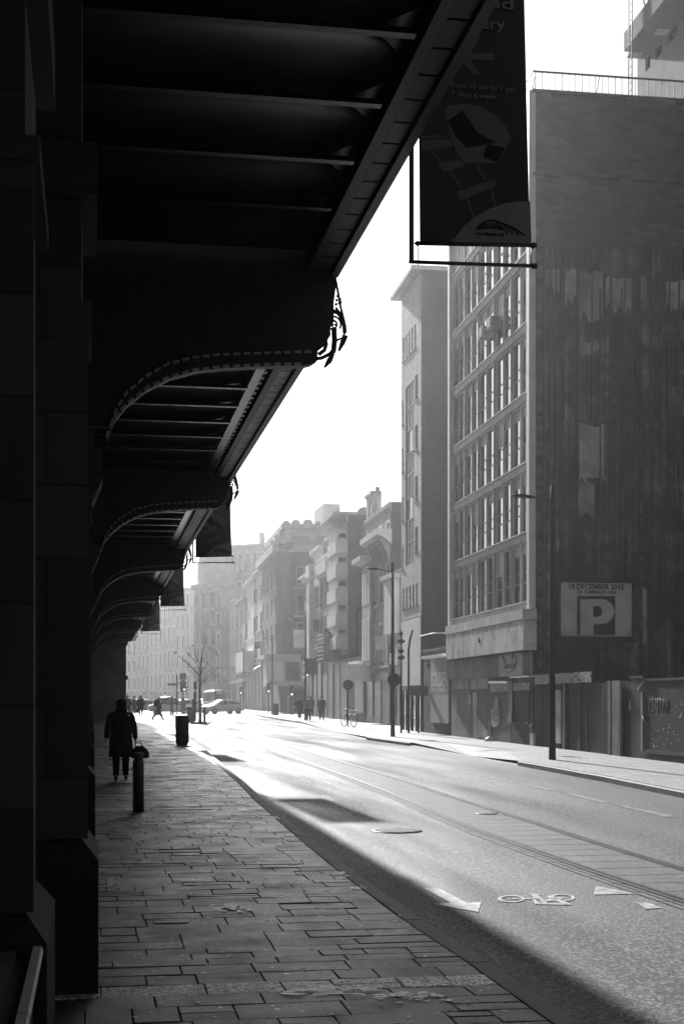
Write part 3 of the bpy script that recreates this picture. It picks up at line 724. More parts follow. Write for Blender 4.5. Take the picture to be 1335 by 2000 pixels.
def off_win(w_, h_, var):
    b = MB(); y = -wr; f = .035
    b.box(0, f, y, y+.03, 0, h_, 0); b.box(w_-f, w_, y, y+.03, 0, h_, 0); b.box(f, w_-f, y, y+.03, 0, f, 0); b.box(f, w_-f, y, y+.03, h_-f, h_, 0)
    t = h_*.33; b.box(f, w_-f, y, y+.028, t-.025, t+.025, 0); b.box(f, w_*.55, y+.02, y+.055, t+.35, t+.39, 0)
    b.quad((f, y+.012, t), (w_-f, y+.012, t), (w_-f, y+.012, h_-f), (f, y+.012, h_-f), 1); b.quad((f, y+.016, f), (w_-f, y+.016, f), (w_-f, y+.016, t), (f, y+.016, t), 1)
    if var == 1: b.box(f, w_-f, y+.013, y+.02, h_-.38, h_-f, 2)
    if var == 2: b.box(f, w_-f, y+.013, y+.02, h_-.9, h_-f, 2)
    return b.mesh('window', [FRAME, GLASS, CURTAIN])
wv = {}
for a in rects:
    key = (round(a[1]-a[0], 3), random.choice([0, 0, 1, 1, 1, 2]))
    if key not in wv: wv[key] = off_win(a[1]-a[0], a[3]-a[2], key[1])
    obj('window', wv[key], office, (a[0], 0, a[2]))
# floor bands, fins and white edge strips
for z_ in fl:
    b = MB(); b.box(sl_-.05, sr_+.05, .003, .06, z_-band+.03, z_-.02); b.box(sl_-.05, sr_+.05, .003, .1, z_+.0, z_+.045, 1)
    for k in range(3):
        s_ = random.uniform(.5, W-1); 
    b.build('floor_band', [OFF_DK, OFFICE], office)
for i, (s0, s1) in enumerate(bays_):
    b = MB()
    for s_ in ((s0+s1)/2,): b.box(s_-.03, s_+.03, .002, .018, fl[0], ZT-.3, 0)
    if i: sm = (bays_[i-1][1]+s0)/2; b.box(sm-.04, sm+.04, .002, .05, fl[0], ZT-.3, 1)
    b.build('fin', [OFFICE, OFF_DK], office)
b = MB(); b.box(-.01, fo.S(1035), -.1, .14, fo.Z(1033, 1190), ZT+.05); b.build('edge_strip', TRIM_W, office); b = MB(); b.box(fo.S(884), W+.03, -.1, .16, fo.Z(884, 1222), ZT+.05); b.build('edge_strip', TRIM_W, office)
for px, py in ((953.5, 650), (970, 631)):
    b = MB(); s_, z_ = fo.S(px), fo.Z(px, py); b.box(s_-.3, s_+.3, -.08, .32, z_-.22, z_+.2, 0); b.box(s_-.24, s_+.24, .32, .335, z_-.17, z_+.15, 1)
    for k in range(5): b.box(s_-.302, s_-.3, .0, .28, z_-.16+k*.07, z_-.13+k*.07, 1)
    b.build('air_conditioner', [OFF_DK, POLE], office)
# side wall (faces the camera)
C = L1.at(1040); A = C - fo.n*14
fs = Frame(A, C); fs.z0 = fo.z0
SW = Frame(C, A)
def sw(px, py, off=.0):
    """point on the side wall in office-local coordinates (x out of wall is -x)"""
    t, s_ = fs.hit(px, off); return (-(14-s_), H+t*(HY-py)/F-fs.z0)
ztr = sw(1150, 476)[1]; zln = sw(1150, 346)[1]
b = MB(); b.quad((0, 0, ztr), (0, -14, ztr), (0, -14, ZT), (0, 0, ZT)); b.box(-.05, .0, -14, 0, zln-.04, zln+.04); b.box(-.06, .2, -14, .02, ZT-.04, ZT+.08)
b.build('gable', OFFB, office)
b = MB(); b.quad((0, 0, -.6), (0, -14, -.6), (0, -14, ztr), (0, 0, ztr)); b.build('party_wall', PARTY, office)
b = MB(); rr_ = random.Random(5)
for px in (1062, 1074, 1085, 1100, 1128, 1155, 1171, 1180, 1192, 1213, 1219, 1241, 1268, 1272, 1291, 1306, 1325):
    y_, z1_ = sw(px, 480); z0_ = sw(px, rr_.choice([820, 960, 1100, 1300, 1300]))[1]; z1_ -= rr_.choice([0, 0, .3, 1.5]); ww = rr_.choice([.02, .03, .035])
    b.box(-.045, 0, y_-ww, y_+ww, z0_, z1_)
b.build('wall_batten', speckle('weathered_batten', .07, .8, 2, .4, .2, 20), office)
b = MB(); y_ = sw(1052, 500)[0]; b.box(-.06, 0, y_-.1, y_+.1, .2, ztr); y_ = sw(1250, 500)[0]; b.box(-.05, 0, y_-.06, y_+.06, .2, ztr-6); b.build('wall_batten', OFFB, office)
# remains of plastered rooms on the party wall
REM = [speckle('old_room_plaster', .3, .85, 1.1, .6, .3, 20), speckle('old_room_plaster_pale', .42, .85, 1.6, .55, .3, 20)]
for k, (xa, xb, ya, yb) in enumerate(((1064, 1092, 522, 568), (1098, 1124, 522, 590), (1132, 1176, 528, 620), (1182, 1232, 540, 606), (1130, 1188, 664, 690), (1128, 1182, 828, 940), (1128, 1160, 940, 1010), (1238, 1262, 1150, 1265), (1250, 1262, 540, 600), (1300, 1335, 545, 600))):
    (ya_, z1_), (yb_, z0_) = sw(xa, ya), sw(xb, yb); n = 9; pts = []
    for i in range(n): pts.append((ya_+(yb_-ya_)*i/(n-1), z1_+rr_.uniform(-.12, .05)))
    for i in range(n): pts.append((yb_-(yb_-ya_)*i/(n-1), z0_+rr_.uniform(-.25, .25)))
    b = MB(); b.prism(pts, -.012-.001*k, 0, ax='x'); b.build('plaster_patch', REM[k % 2], office)
# roof railing and rooftop house
b = MB(); zr = sw(1150, 146)[1]
for i in range(58): b.box(-.012, .012, -.1-i*.24, -.078-i*.24, ZT, zr)
b.box(-.02, .02, -14, 0, zr-.03, zr+.03); b.box(-.01, W, -.02, .01, zr-.02, zr+.02)
for i in range(20): b.box(.1+i*.55, .115+i*.55, -.01, .005, ZT, zr)
for i in range(7): b.tube([(.0, -.1-i*2.3, zr), (.5, -.1-i*2.3, ZT)], .015, 5)
b.build('roof_railing', POLE, office)
def top_pt(px, py, yl):      # point on a plane parallel to the facade, yl metres in
    t, s_ = fo.hit(px, yl); return s_, H+t*(HY-py)/F-fo.z0
# rooftop house: far corner at px 1245; plane found from wall foot on the roof
yl = -6.4
s1_, zlow = top_pt(1238, 183, yl); s0_ = -.2
b = MB(); sh, zh = top_pt(1222, 82, yl+1.0)
pent = MB(); zwt = top_pt(1247, 100, yl)[1]; sW = fo.hit(1244, yl)[1]
pr = [(.6, 1.9, zwt-2.2, zwt-1.3)]
grid = MB(); grid_wall(grid, sW, ZT, zwt+.6, [(sW-1.5, sW-.9, zwt-1.15, zwt-.55), (sW-2.7, sW-2.0, zwt-1.15, zwt-.3), (sW-4.2, sW-3.2, zwt-1.15, zwt+.1)], .12, y=yl)
grid.quad((0, yl, ZT), (0, -13, ZT), (0, -13, zwt+.6), (0, yl, zwt+.6)); grid.quad((sW, yl, ZT), (sW, -13, ZT), (sW, -13, zwt+.6), (sW, yl, zwt+.6))
pw = grid.build('rooftop_house', [speckle('rooftop_render', .22, .8, 1.2, .25, .2, 20)], office)
g_ = MB(); g_.quad((0, yl-.1, zwt-1.2), (sW, yl-.1, zwt-1.2), (sW, yl-.1, zwt+.3), (0, yl-.1, zwt+.3)); g_.build('window', GLASS, pw)
t_, zs0 = fo.hit(1218, yl+1.1)[1], top_pt(1218, 100, yl+1.1)[1]; zs1 = top_pt(1218, 64, yl+1.1)[1]
b = MB(); b.box(0.02, t_, -13, yl+1.1, zs0, zs1); b.build('roof_slab', speckle('slab_concrete', .12, .8, 2.5, .35, .3, 20), pw)
b = MB(); b.box(.05, sW-.2, yl+.003, yl+.55, zwt-.3, zwt-.1); b.box(sW*.5, sW*.5+.5, yl+.003, yl+.5, zwt-.1, zs0-.01); b.build('canopy_slab', OFF_DK, pw)
b = MB()
for px in (1227, 1233.5):
    s_ = fo.hit(px, yl+1.2)[1]; b.tube([(s_, yl+1.2, ZT), (s_, yl+1.2, zs1+1.1), (s_-.15, yl+1.2, zs1+1.4), (s_-.9, yl+1.15, zs1+1.4), (s_-1.05, yl+.9, zs1)], .022, 6)
sa, sb = fo.hit(1227, yl+1.2)[1], fo.hit(1233.5, yl+1.2)[1]
z_ = ZT+.2
while z_ < zs1+.9: b.tube([(sa, yl+1.2, z_), (sb, yl+1.2, z_)], .012, 5); z_ += .3
b.build('roof_ladder', POLE, office)
# street level of the office block: light box, fascia sign, boarded doors
xn_, xf_ = fo.S(1020, .45), fo.S(869, .45)
def zo(px, py, off=.45): return fo.Z(px, py, off)
za, zb2, zc_, zd_ = zo(1020, 1189), zo(1020, 1209), zo(1020, 1271), zo(1020, 1318)
b = MB(); b.box(xn_, xf_, -.05, .45, zb2, za, 0); b.build('fascia_box', OFFICE, office)
b = MB(); edges = [xn_, fo.S(990, .42), fo.S(964, .42), fo.S(941, .42), fo.S(918, .42), fo.S(896, .42), xf_]
for a, c in zip(edges, edges[1:]): b.box(a+.012, c-.012, -.05, .42, zc_+.03, zb2-.02, 0)
b.box(xn_+.02, xf_-.02, -.05, .40, zc_, zb2-.03, 1); b.build('light_box_panel', [PANEL, PDARK], office)
b = MB(); b.lathe([(.1, 0), (.1, .03)], (fo.S(935, .42), .42, zo(935, 1250)), 12, ax='y', sx=1, sy=1.2); b.build('panel_hole', PDARK, office)
xs_ = fo.S(975, .25)
b = MB(); b.box(xs_, fo.S(873, .25), -.05, .25, zd_, zc_-.03, 0); b.build('fascia', WOOD_M, office)
b = MB(); b.box(fo.S(1019, .27), xs_-.01, -.05, .27, zd_, zc_-.04, 0); sg = b.build('shop_sign', SKYPOST, office)
zsg = (zd_+zc_)/2; ww = xs_-fo.S(1019, .27)
fit_text('lettering', 'Sandy', xs_-.2*ww-.0, xs_-.75*ww, zsg-.14, .26, PINK, sg, y=.275, flip=True, shear=.35)
b = MB(); c0 = fo.S(1019, .27); 
b.tube([(c0+.28*ww, .28, zsg+.3), (c0+.2*ww, .28, zsg+.05), (c0+.35*ww, .28, zsg-.2), (c0+.62*ww, .28, zsg-.32), (c0+.75*ww, .28, zsg-.22)], .012, 5)
b.prism([(c0+.38*ww, zsg+.42), (c0+.3*ww, zsg+.3), (c0+.42*ww, zsg+.16), (c0+.46*ww, zsg+.26)], .27, .279, ax='y'); b.prism([(c0+.8*ww, zsg+.38), (c0+.72*ww, zsg+.15), (c0+.76*ww, zsg+.1), (c0+.86*ww, zsg+.25)], .27, .279, ax='y')
for v_ in ((.9, .0), (.92, -.25), (.07, .32)): b.box(c0+v_[0]*ww, c0+v_[0]*ww+.03, .27, .279, zsg+v_[1], zsg+v_[1]+.14)
b.build('emblem', PINK, sg)
b = MB(); b.tube([(xf_, .3, zo(870, 1236)), (xf_+.9, .75, zo(870, 1236)+.02), (xf_+1.9, 1.15, zo(870, 1236)-.06)], .03, 6, flat=.3); b.build('bent_strip', TRIM_W, office)
# boards and doors
def board(name, xa, xb, ya, yb, off, mat, th=.05, parent=office):
    a, c = fo.S(xb, off), fo.S(xa, off); z1_, z0_ = fo.Z(xa, ya, off), fo.Z(xa, yb, off)
    b = MB(); b.box(a, c, off-th, off, z0_, z1_); return b.build(name, mat, parent)
def zg(px, off=0): return G(px, 1440).z*0
dcell = lambda x, y: (860+x/6.45, 1170+y/6.45)
b = MB(); b.box(.02, W-.02, .004, .03, -.4, zd_-.01); b.build('boarding', WOOD, office)
def brd(name, x0, x1, y0, y1, off, mat, th=.04):
    (xa, ya), (xb, yb) = dcell(x0, y0), dcell(x1, y1); return board(name, xa, xb, ya, yb, off, mat, th)
brd('fanlight', 150, 350, 1000, 1140, .06, WOOD_L, .03); brd('fanlight', 370, 590, 1000, 1140, .06, WOOD_L, .03)
brd('door', 135, 388, 1150, 1745, .055, WOOD_M, .03); brd('door', 400, 605, 1165, 1755, .052, WOOD, .03)
brd('board', 402, 460, 1180, 1755, .075, WOOD_L, .02); brd('board', 205, 385, 1180, 1440, .07, WOOD_M, .012); brd('notice', 180, 212, 1235, 1410, .085, WOOD_L, .02)
brd('notice', 352, 380, 1210, 1330, .08, WOOD_L, .02)
(xa, ya) = dcell(440, 1480)
def zpt(x, y, off): (px, py) = dcell(x, y); return (fo.S(px, off), fo.Z(px, py, off))
b = MB(); b.prism([zpt(462, 1500, .08), zpt(590, 1660, .08), zpt(595, 1760, .08), zpt(462, 1750, .08)], .06, .08, ax='y'); b.build('board', WOOD_L, office)
b = MB(); b.prism([zpt(600, 1035, .3), zpt(820, 1035, .3), zpt(838, 1062, .3), zpt(600, 1066, .3)], .02, .3, ax='y'); b.build('door_hood', TRIM_W, office)
brd('board', 860, 1105, 980, 996, .3, TRIM_W, .25)
brd('fly_poster', 625, 858, 1075, 1175, .07, PAPER, .02); brd('fly_poster', 905, 1115, 1060, 1158, .07, PAPER, .02)
brd('board', 600, 880, 1180, 1800, .05, WOOD, .02); brd('board', 890, 1115, 1160, 1830, .058, WOOD_D, .02)
b = MB(); b.prism([zpt(x, y, .085) for x, y in ((700, 1215), (725, 1260), (738, 1380), (745, 1480), (738, 1570), (700, 1612), (660, 1612), (638, 1570), (634, 1400), (668, 1370), (680, 1260))], .062, .085, ax='y'); b.build('spray_tag', WOOD_L, office)
b = MB(); b.tube([(zpt(x, y, .1)[0], .1, zpt(x, y, .1)[1]) for x, y in ((640, 1500), (700, 1400), (740, 1480), (690, 1540), (790, 1490))], .012, 5); b.build('spray_tag', PDARK, office)
b = MB(); b.tube([(zpt(x, y, .1)[0], .1, zpt(x, y, .1)[1]) for x, y in ((1010, 1640), (1070, 1560), (1110, 1600), (1040, 1660), (960, 1690))], .01, 5); b.build('spray_tag', PDARK, office)
brd('letter_box', 848, 892, 1440, 1550, .2, BLACKMET, .15)
brd('post', 1120, 1165, 1690, 1850, .12, WOOD_L, .1); brd('post', 865, 900, 1000, 1440, .1, BLACKMET, .06); brd('post', 600, 625, 1560, 1780, .1, WOOD_M, .05)
b = MB(); b.tube([(zpt(x, y, .15)[0], .15, zpt(x, y, .15)[1]) for x, y in ((1150, 1700), (1125, 1600), (1160, 1570))], .03, 6); b.build('bent_pipe', WOOD_L, office)
p_ = zpt(610, 1775, .3); b = MB(); b.lathe([(.02, 0), (.16, .03), (.2, .1), (.1, .2), (.02, .24)], (p_[0], .3, -.05), 9, sx=1.4); b.build('rubbish_bag', TRIM_W, office)

# billboard on the party wall
bb = empty('billboard', fs.loc(), fs.rz, 'framed poster of a big letter P with a December date, mounted on the stained wall', 'billboard')
def bz(px, py, off=.1): t, s_ = fs.hit(px, off); return s_, H+t*(HY-py)/F-fs.z0
(x1_, z1_), (x0_, z0_) = bz(1087, 1129), bz(1244, 1254)
(px1, pz1), (px0, pz0) = bz(1093, 1137), bz(1234, 1244)
b = MB(); b.box(x0_, x1_, .004, .08, z0_, z1_, 0)
for a in ((x0_, px0, z0_, z1_), (px1, x1_, z0_, z1_), (px0, px1, pz1, z1_), (px0, px1, z0_, pz0)): b.box(a[0], a[1], .08, .2, a[2], a[3], 0)
b.build('frame', POLE, bb)
m = Mat('wrinkled_poster', .4, .6, .3); m.color(m.ramp(m.noise(1.3, (1, 1, 1), 4, .6), [(.35, .62), (.6, .85)])); m.bump(m.noise(3, (1, 1, 2), 4), .6, .03); WR = m.m
b = MB(); b.box(px0+.01, px1-.01, .081, .1, pz0+.01, pz1-.01); po = b.build('poster', WR, bb)
def bt(t, xa, xb, yb, hp, bold): (a, z_), (c, _) = bz(xa, yb), bz(xb, yb); fit_text('lettering', t, c, a, z_, hp*fs.hit(1160)[0]/F, PINK, po, y=.112, bold=bold, flip=True)
bt('18 DECEMBER 2015', 1110.5, 1217, 1150, 9.5, .05); bt('DE COMEBACK VAN', 1126, 1201, 1159.3, 6.5, .05)
def bq(x, y): return bz(1075+x/7.216, 1115+y/7.216)
b = MB(); (a, z1_), (c, z0_) = bq(370, 352), bq(907, 908); b.box(c, a, .1, .108, z0_, z1_); b.build('dark_square', PINK, po)
out = [(415, 400), (700, 400), (780, 412), (845, 455), (882, 515), (893, 575), (880, 640), (842, 700), (780, 738), (700, 752), (600, 752), (600, 905), (415, 905)]
b = MB(); b.prism([bq(*p) for p in out], .108, .118, ax='y'); b.build('letter_p', WR, po)
inn = [(595, 497), (655, 497), (695, 512), (718, 545), (722, 578), (714, 615), (690, 640), (655, 650), (595, 650)]
b = MB(); b.prism([bq(*p) for p in inn], .118, .126, ax='y'); b.build('letter_hole', PINK, po)

# hoarding in front of the empty plot, nearer than the office block
fh = Frame(L1.at(1500), L1.at(1041)); 
def hz(px, py, off=0): return fh.S(px, off), fh.Z(px, py, off)
ho = empty('site_hoarding', fh.loc(), fh.rz, 'weathered dark plank hoarding closing the empty plot beneath the billboard', 'fence')
tz = lambda px, py: hz(px, py)[1]
h0 = hz(1210, 1331)[1]
b = MB(); s = hz(1232, 1400)[0]; e_ = fh.W-.05; rr_ = random.Random(9)
while s < e_:
    w_ = min(rr_.uniform(.18, .3), e_-s); b.box(s+.006, s+w_-.004, -.06, rr_.uniform(-.02, .01), -.35+.0, h0+rr_.uniform(-.04, .05)); s += w_
b.build('plank', WOOD_D, ho)
for xa, xb in ((1192, 1197), (1200, 1216)):
    b = MB(); b.box(hz(xb, 1400)[0], hz(xa, 1400)[0], .012, .09, -.3, hz(xa, 1330)[1]); b.build('post', WOOD_M, ho)
b = MB(); b.box(hz(1156, 1400)[0], hz(1046, 1400)[0], .015, .05, hz(1150, 1333)[1], hz(1150, 1312)[1]); b.build('fly_poster', PAPER, ho)
b = MB(); b.box(hz(1097, 1400)[0], hz(1083, 1400)[0], .015, .05, hz(1090, 1452)[1], hz(1090, 1348)[1]); b.build('door_panel', WOOD_L, ho)
b = MB(); b.box(hz(1105, 1400)[0], hz(1101, 1400)[0], .015, .06, -.2, hz(1100, 1336)[1]); b.build('post', WOOD_M, ho)
# black graffiti wall at the right edge
gw = empty('graffiti_wall', fh.loc(), fh.rz, 'black graffiti-covered brick wall at the right edge beside the dark gate', 'wall')
a = hz(1262, 1400)[0]; b = MB(); b.box(0, a, -.3, .03, -.4, hz(1335, 1328)[1]); b.build('wall', GRAF, gw)
b = MB(); b.box(0, a, -.33, .06, hz(1335, 1328)[1], hz(1335, 1323)[1]); b.box(0, a, .03, .05, hz(1335, 1478)[1], hz(1335, 1470)[1]); b.build('coping', speckle('graffiti_coping', .03, .6, 4, .5, .2, 20), gw)
cz_ = 4.853; rr_ = random.Random(12); b = MB()
def gq(x, y): return hz(1060+x/cz_, 1240+y/cz_)
for k in range(7):
    x = 1025+k*26
    for _ in range(2):
        pts = [gq(x+rr_.uniform(-12, 12), 605+i*30+rr_.uniform(-8, 8)) for i in range(5)]; b.tube([(p[0], .04, p[1]) for p in pts], .014, 4, flat=.4)
for k in range(120):
    x, y = rr_.uniform(1010, 1500), rr_.uniform(540, 1080); pts = [gq(x, y)]; 
    for _ in range(3): x += rr_.uniform(-14, 14); y += rr_.uniform(-14, 14); pts.append(gq(x, y))
    b.tube([(p[0], .034, p[1]) for p in pts], rr_.uniform(.002, .005), 4, flat=.3)
b.build('spray_tag', speckle('spray_paint', .45, .7, 5, .8, 0), gw)
gt = empty('metal_gate', fh.loc(), fh.rz, 'black metal door with a bright bolt between the plank hoarding and graffiti wall', 'gate')
a, c = hz(1261.5, 1400)[0], hz(1233, 1400)[0]; b = MB(); zt_ = hz(1240, 1325)[1]; b.box(a, c, -.1, .02, -.3, zt_); b.box(a, c, -.15, .1, zt_, zt_+.06); b.build('door', POLE, gt)
b = MB(); s_, _z = gq(952, 540); b.box(s_-.015, s_+.015, .02, .07, gq(952, 1100)[1], gq(952, 545)[1]); b.build('bolt', TRIM_W, gt)
for l in (((915, 520), (968, 440)), ((960, 770), (1000, 860)), ((845, 630), (840, 715))):
    b = MB(); b.tube([(gq(x, y)[0], .06, gq(x, y)[1]) for x, y in l], .018, 5); b.build('handle', WOOD_L, gt)

# ---------------------------------------------------------------- brick tower beyond the office block
ft = frame_px(L1, 822, 783.5)
TT = ft.Z(819, 532); Wt = ft.W
def tp(px, py, off=0): return ft.S(px, off), ft.Z(px, py, off)
wins = []
def five(y_top_near, y_bot_near, y_top_far, y_bot_far, xn=813, xf=785, n=5):
    sa, za_ = tp(xn, y_top_near); _, zb_ = tp(xn, y_bot_near); sb, _ = tp(xf, 0)
    g = (sb-sa)/n
    return [(sa+g*(i+.18), sa+g*(i+.74), zb_, za_) for i in range(n)]
r5a = five(628, 676, 0, 0); r5b = five(1138, 1180, 0, 0, 816.5, 784.5)
small = []
sNa, sNb = tp(815.5, 0)[0], tp(810, 0)[0]; sFa, sFb = tp(787.5, 0)[0], tp(784.5, 0)[0]
for y0_, y1_ in ((730, 779), (828, 877), (928, 977), (1028, 1076)):
    z1_, z0_ = tp(814, y0_)[1], tp(814, y1_)[1]; small.append((sNa, sNb, z0_, z1_)); dz_ = -.55; small.append((sFa, sFb, z0_+dz_, z1_+dz_))
stair = (tp(808, 0)[0], tp(791.5, 0)[0], tp(808, 1098)[1], tp(808, 740)[1], .1)
shop_z = tp(823, 1202)[1]
tower = bld('tower_block', 'slim pale brick tower with an overhanging flat roof and a tall bright stairwell window', ft, TT, 12, TOWERB, r5a+r5b+small+[stair], r=.12, frame=FRAME_DK, side_mat=TOWERS, wk=dict(mull=0, sill=.04, fw=.04)) if False else None
root = empty('tower_block', ft.loc(), ft.rz, 'slim pale brick tower with overhanging roof slab and one tall bright stairwell window', 'building')
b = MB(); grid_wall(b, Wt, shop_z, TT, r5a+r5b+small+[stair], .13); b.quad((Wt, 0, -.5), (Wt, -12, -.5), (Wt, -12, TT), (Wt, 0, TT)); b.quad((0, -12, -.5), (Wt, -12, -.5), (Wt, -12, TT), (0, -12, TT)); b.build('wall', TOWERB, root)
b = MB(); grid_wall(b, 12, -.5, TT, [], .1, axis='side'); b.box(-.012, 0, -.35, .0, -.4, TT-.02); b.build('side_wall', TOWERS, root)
put_windows(r5a+r5b+small, .13, FRAME_DK, GLASS, root, fw=.035, sill=.05)
# stairwell glazing
s0, s1, z0, z1 = stair[:4]; b = MB(); b.quad((s0+.05, -.09, z0), (s1-.05, -.09, z0), (s1-.05, -.09, z1), (s0+.05, -.09, z1), 1); h_ = (z1-z0)/8
for i in range(9): b.box(s0+.0, s1, -.08, -.04, z0+h_*i-.03, z0+h_*i+.03, 0)
for i in range(4): x = s0+(s1-s0)*i/3; b.box(x-.025, x+.025, -.08, -.045, z0, z1, 0)
for i in (0, 1, 3, 4, 6, 7): b.box(s0+.05, s1-.05, -.085, -.075, z0+h_*i+.05, z0+h_*i+h_*.95, 2)
b.build('stairwell_window', [FRAME, GLASS, CURTAIN], root)
b = MB(); e = .5; b.box(-.1, Wt+e*1.1, -12, e, TT+.02, TT+.22); b.box(1.2, 2.4, -3, -1, TT+.22, TT+.6); b.build('roof', OFFICE, root)
# ground floors: tall poster over glazed shopfront
b = MB(); b.box(.05, Wt-.08, -.1, .03, tp(823, 1338)[1], shop_z-.05); b.build('poster_panel', TRIM_W, root)
b = MB(); sz = tp(823, 1338)[1]
for s_ in (.03, Wt*.25, Wt*.5, Wt*.75, Wt-.12): b.box(s_, s_+.08, -.12, .02, -.3, sz-.02, 0)
b.quad((.1, -.06, -.3), (Wt-.1, -.06, -.3), (Wt-.1, -.06, sz), (.1, -.06, sz), 1); b.box(0, Wt, -.14, .01, sz-.25, sz-.01, 0); b.build('shop_window', [FRAME_DK, GLASS], root)

# low wall with a faded poster between the tower and the office block
fl_ = frame_px(L1, 879.5, 827)
lw = empty('low_shop', fl_.loc(), fl_.rz, 'single-storey brick shop with the tall SOLDEN poster, between the tower and office block', 'shop')
ztop = fl_.Z(870, 1268); b = MB(); b.box(0, fl_.W-.02, -6, 0, -.4, ztop); b.box(0, fl_.W-.02, -.1, .06, ztop, ztop+.12); b.build('wall', LOWB, lw)
def lp(px, py, off=.08): return fl_.S(px, off), fl_.Z(px, py, off)
(a, z1_), (c, z0_) = lp(875, 1285), lp(840.5, 1408)
m = Mat('faded_poster', .4, .7, .3); q = m.math('MULTIPLY', m.ramp(m.noise(2, (6, 6, .5), 5, .7), [(.3, .5), (.7, 1.1)]), .5); m.color(q); FAD = m.m
b = MB(); b.box(a, c, .02, .08, z0_, z1_, 0); b.box(a-.02, c+.03, .02, .1, z1_, z1_+.08, 1); b.box(a-.02, c+.02, .02, .1, z0_-.07, z0_, 1); pst = b.build('poster', [FAD, WOOD_L], lw)
zs_ = lp(858, 1340)[1]; fit_text('lettering', 'SOLDEN', c-.06*(c-a), a+.06*(c-a), zs_, .6, TRIM_W, pst, y=.085, flip=True, bold=.02)
fit_text('lettering', 'TOTALE UITVERKOOP', c-.06*(c-a), a+.06*(c-a), zs_-.32, .16, TRIM_W, pst, y=.085, flip=True)
b = MB(); (a2, z2_), (c2, _) = lp(864, 1281, .5), lp(824, 1288, .5); b.box(a2, c2, .02, .55, z2_-.03, z2_+.1); b.build('awning_rail', TRIM_W, lw)
for zz_ in (ztop-.35, ztop-.55): b = MB(); b.box(.1, fl_.W-.3, .0, .03, zz_, zz_+.05); b.build('string_course', BRICKD, lw)

# ---------------------------------------------------------------- terrace of houses beyond
def auto(name, label, xn, xf, ytop, L=L2, top_x=None, floors=(), nc=3, ww=.9, mat=PLAST[0], side_mat=None, depth=11, r=.09, frame=FRAME_DK, cornice_p=.45, wk=None, glass=GLASS_FAR, m0=.35, ground=True, cat='building', base=-.6, cm=None, extra=None, fr=None, sh=True):
    fr = fr or frame_px(L, xn, xf); T = fr.Z(top_x or xn, ytop) if fr else 0
    zs = []
    for (yt, yb) in floors: zs.append((fr.Z(xn, yb), fr.Z(xn, yt)))
    cs = cols(fr.W, nc, ww, m0); rects = rows(cs, zs)
    root = bld(name, label, fr, T, depth, mat, rects, r=r, frame=frame, glass=glass, side_mat=side_mat, cornice=[(T-.5, .5, cornice_p, cm or mat)] if cornice_p else None, wk=wk or dict(mull=1, sill=.12, fw=.05), base=base)
    for a in rects:
        b = MB(); b.box(a[0]-.1, a[1]+.1, .0, .06, a[3], a[3]+.16); b.box(a[0]-.1, a[0], .0, .04, a[2], a[3]); b.box(a[1], a[1]+.1, .0, .04, a[2], a[3]); b.build('window_surround', cm or PLAST[3], root)
    if zs:      # string courses
        for z in zs[1:]: b = MB(); b.box(0, fr.W, .0, .14, z[0]-.35, z[0]-.2); b.build('string_course', cm or mat, root)
    if ground and zs:
        zb = min(z[0] for z in zs)-.6; b = MB()
        if sh:
            b.box(.1, fr.W-.1, .01, .12, zb-.5, zb, 0); W_ = fr.W
            n = max(2, int(W_/2.4)); st_ = (W_-.3)/n
            for i in range(n+1): x = .1+st_*i; b.box(x, x+.14, .0, .08, -.4, zb-.5, 1)
            for i in range(n):
                x0, x1 = .24+st_*i, .1+st_*(i+1); k_ = random.random()
                if k_ < .35: b.box(x0, x1, .0, .03, -.4, zb-.5, 1)
                elif k_ < .5: b.box(x0, x1, .0, .035, -.4, zb-.5, 0)
                else: b.quad((x0, .012, .35), (x1, .012, .35), (x1, .012, zb-.5), (x0, .012, zb-.5), 2); b.box(x0, x1, .0, .05, -.4, .5, 1); b.box(x0, x1, .0, .04, zb-1.0, zb-.9, 1)
            b.build('shopfront', [random.choice([TRIM_W, OFF_DK, FRAME_DK]), FRAME_DK, SHOPGLASS], root)
    if zs and sh and ground:
        for k in range(max(1, int(fr.W/4.5))):
            if random.random() < .4:
                s0 = .3+k*4.4; s1 = min(s0+random.uniform(2, 3.6), fr.W-.2); za = zb-.2-random.uniform(.2, .8); pj = random.uniform(.5, 1.1)
                b = MB(); b.prism([(.13, za), (pj, za-.45), (pj, za-.65), (pj-.04, za-.65), (pj-.04, za-.48), (.13, za-.06)], s0, s1, ax='x'); b.build('awning', random.choice([POLE, PDARK, FRAME_DK]), root)
        for k in range(max(1, int(fr.W/5))):
            s0 = random.uniform(.3, fr.W-.4); za = zb+random.uniform(.2, 1.6); pj = random.uniform(.5, .9); hh = random.uniform(.5, 1.1)
            b = MB(); b.box(s0, s0+.12, .1, pj, za, za+hh); b.build('sign', random.choice([TRIM_W, PDARK, FRAME_DK, OFFICE]), root)
        b = MB(); s0 = fr.W-.15; b.tube([(s0, .08, .2), (s0, .08, T-.6)], .05, 6); b.build('downpipe', FRAME_DK, root)
    if extra: extra(root, fr, T)
    return root, fr, T
# narrow rendered bay house next to the tower
def ex3(root, fr, T):
    b = MB(); z0_, z1_ = fr.Z(783, 1236), fr.Z(783, 1128); b.box(.3, fr.W-.3, .01, .5, z0_, z1_); b.build('bay', PLAST[3], root)
    b = MB(); b.box(.1, fr.W-.1, .01, .7, z1_, z1_+.25); b.build('cornice', PLAST[1], root)
auto('narrow_house', 'low narrow house with a blank white bay, squeezed between the tower and the gabled house', 783, 764, 1108, floors=[(1262, 1300)], nc=2, ww=.8, mat=PLAST[1], cornice_p=0, extra=ex3)
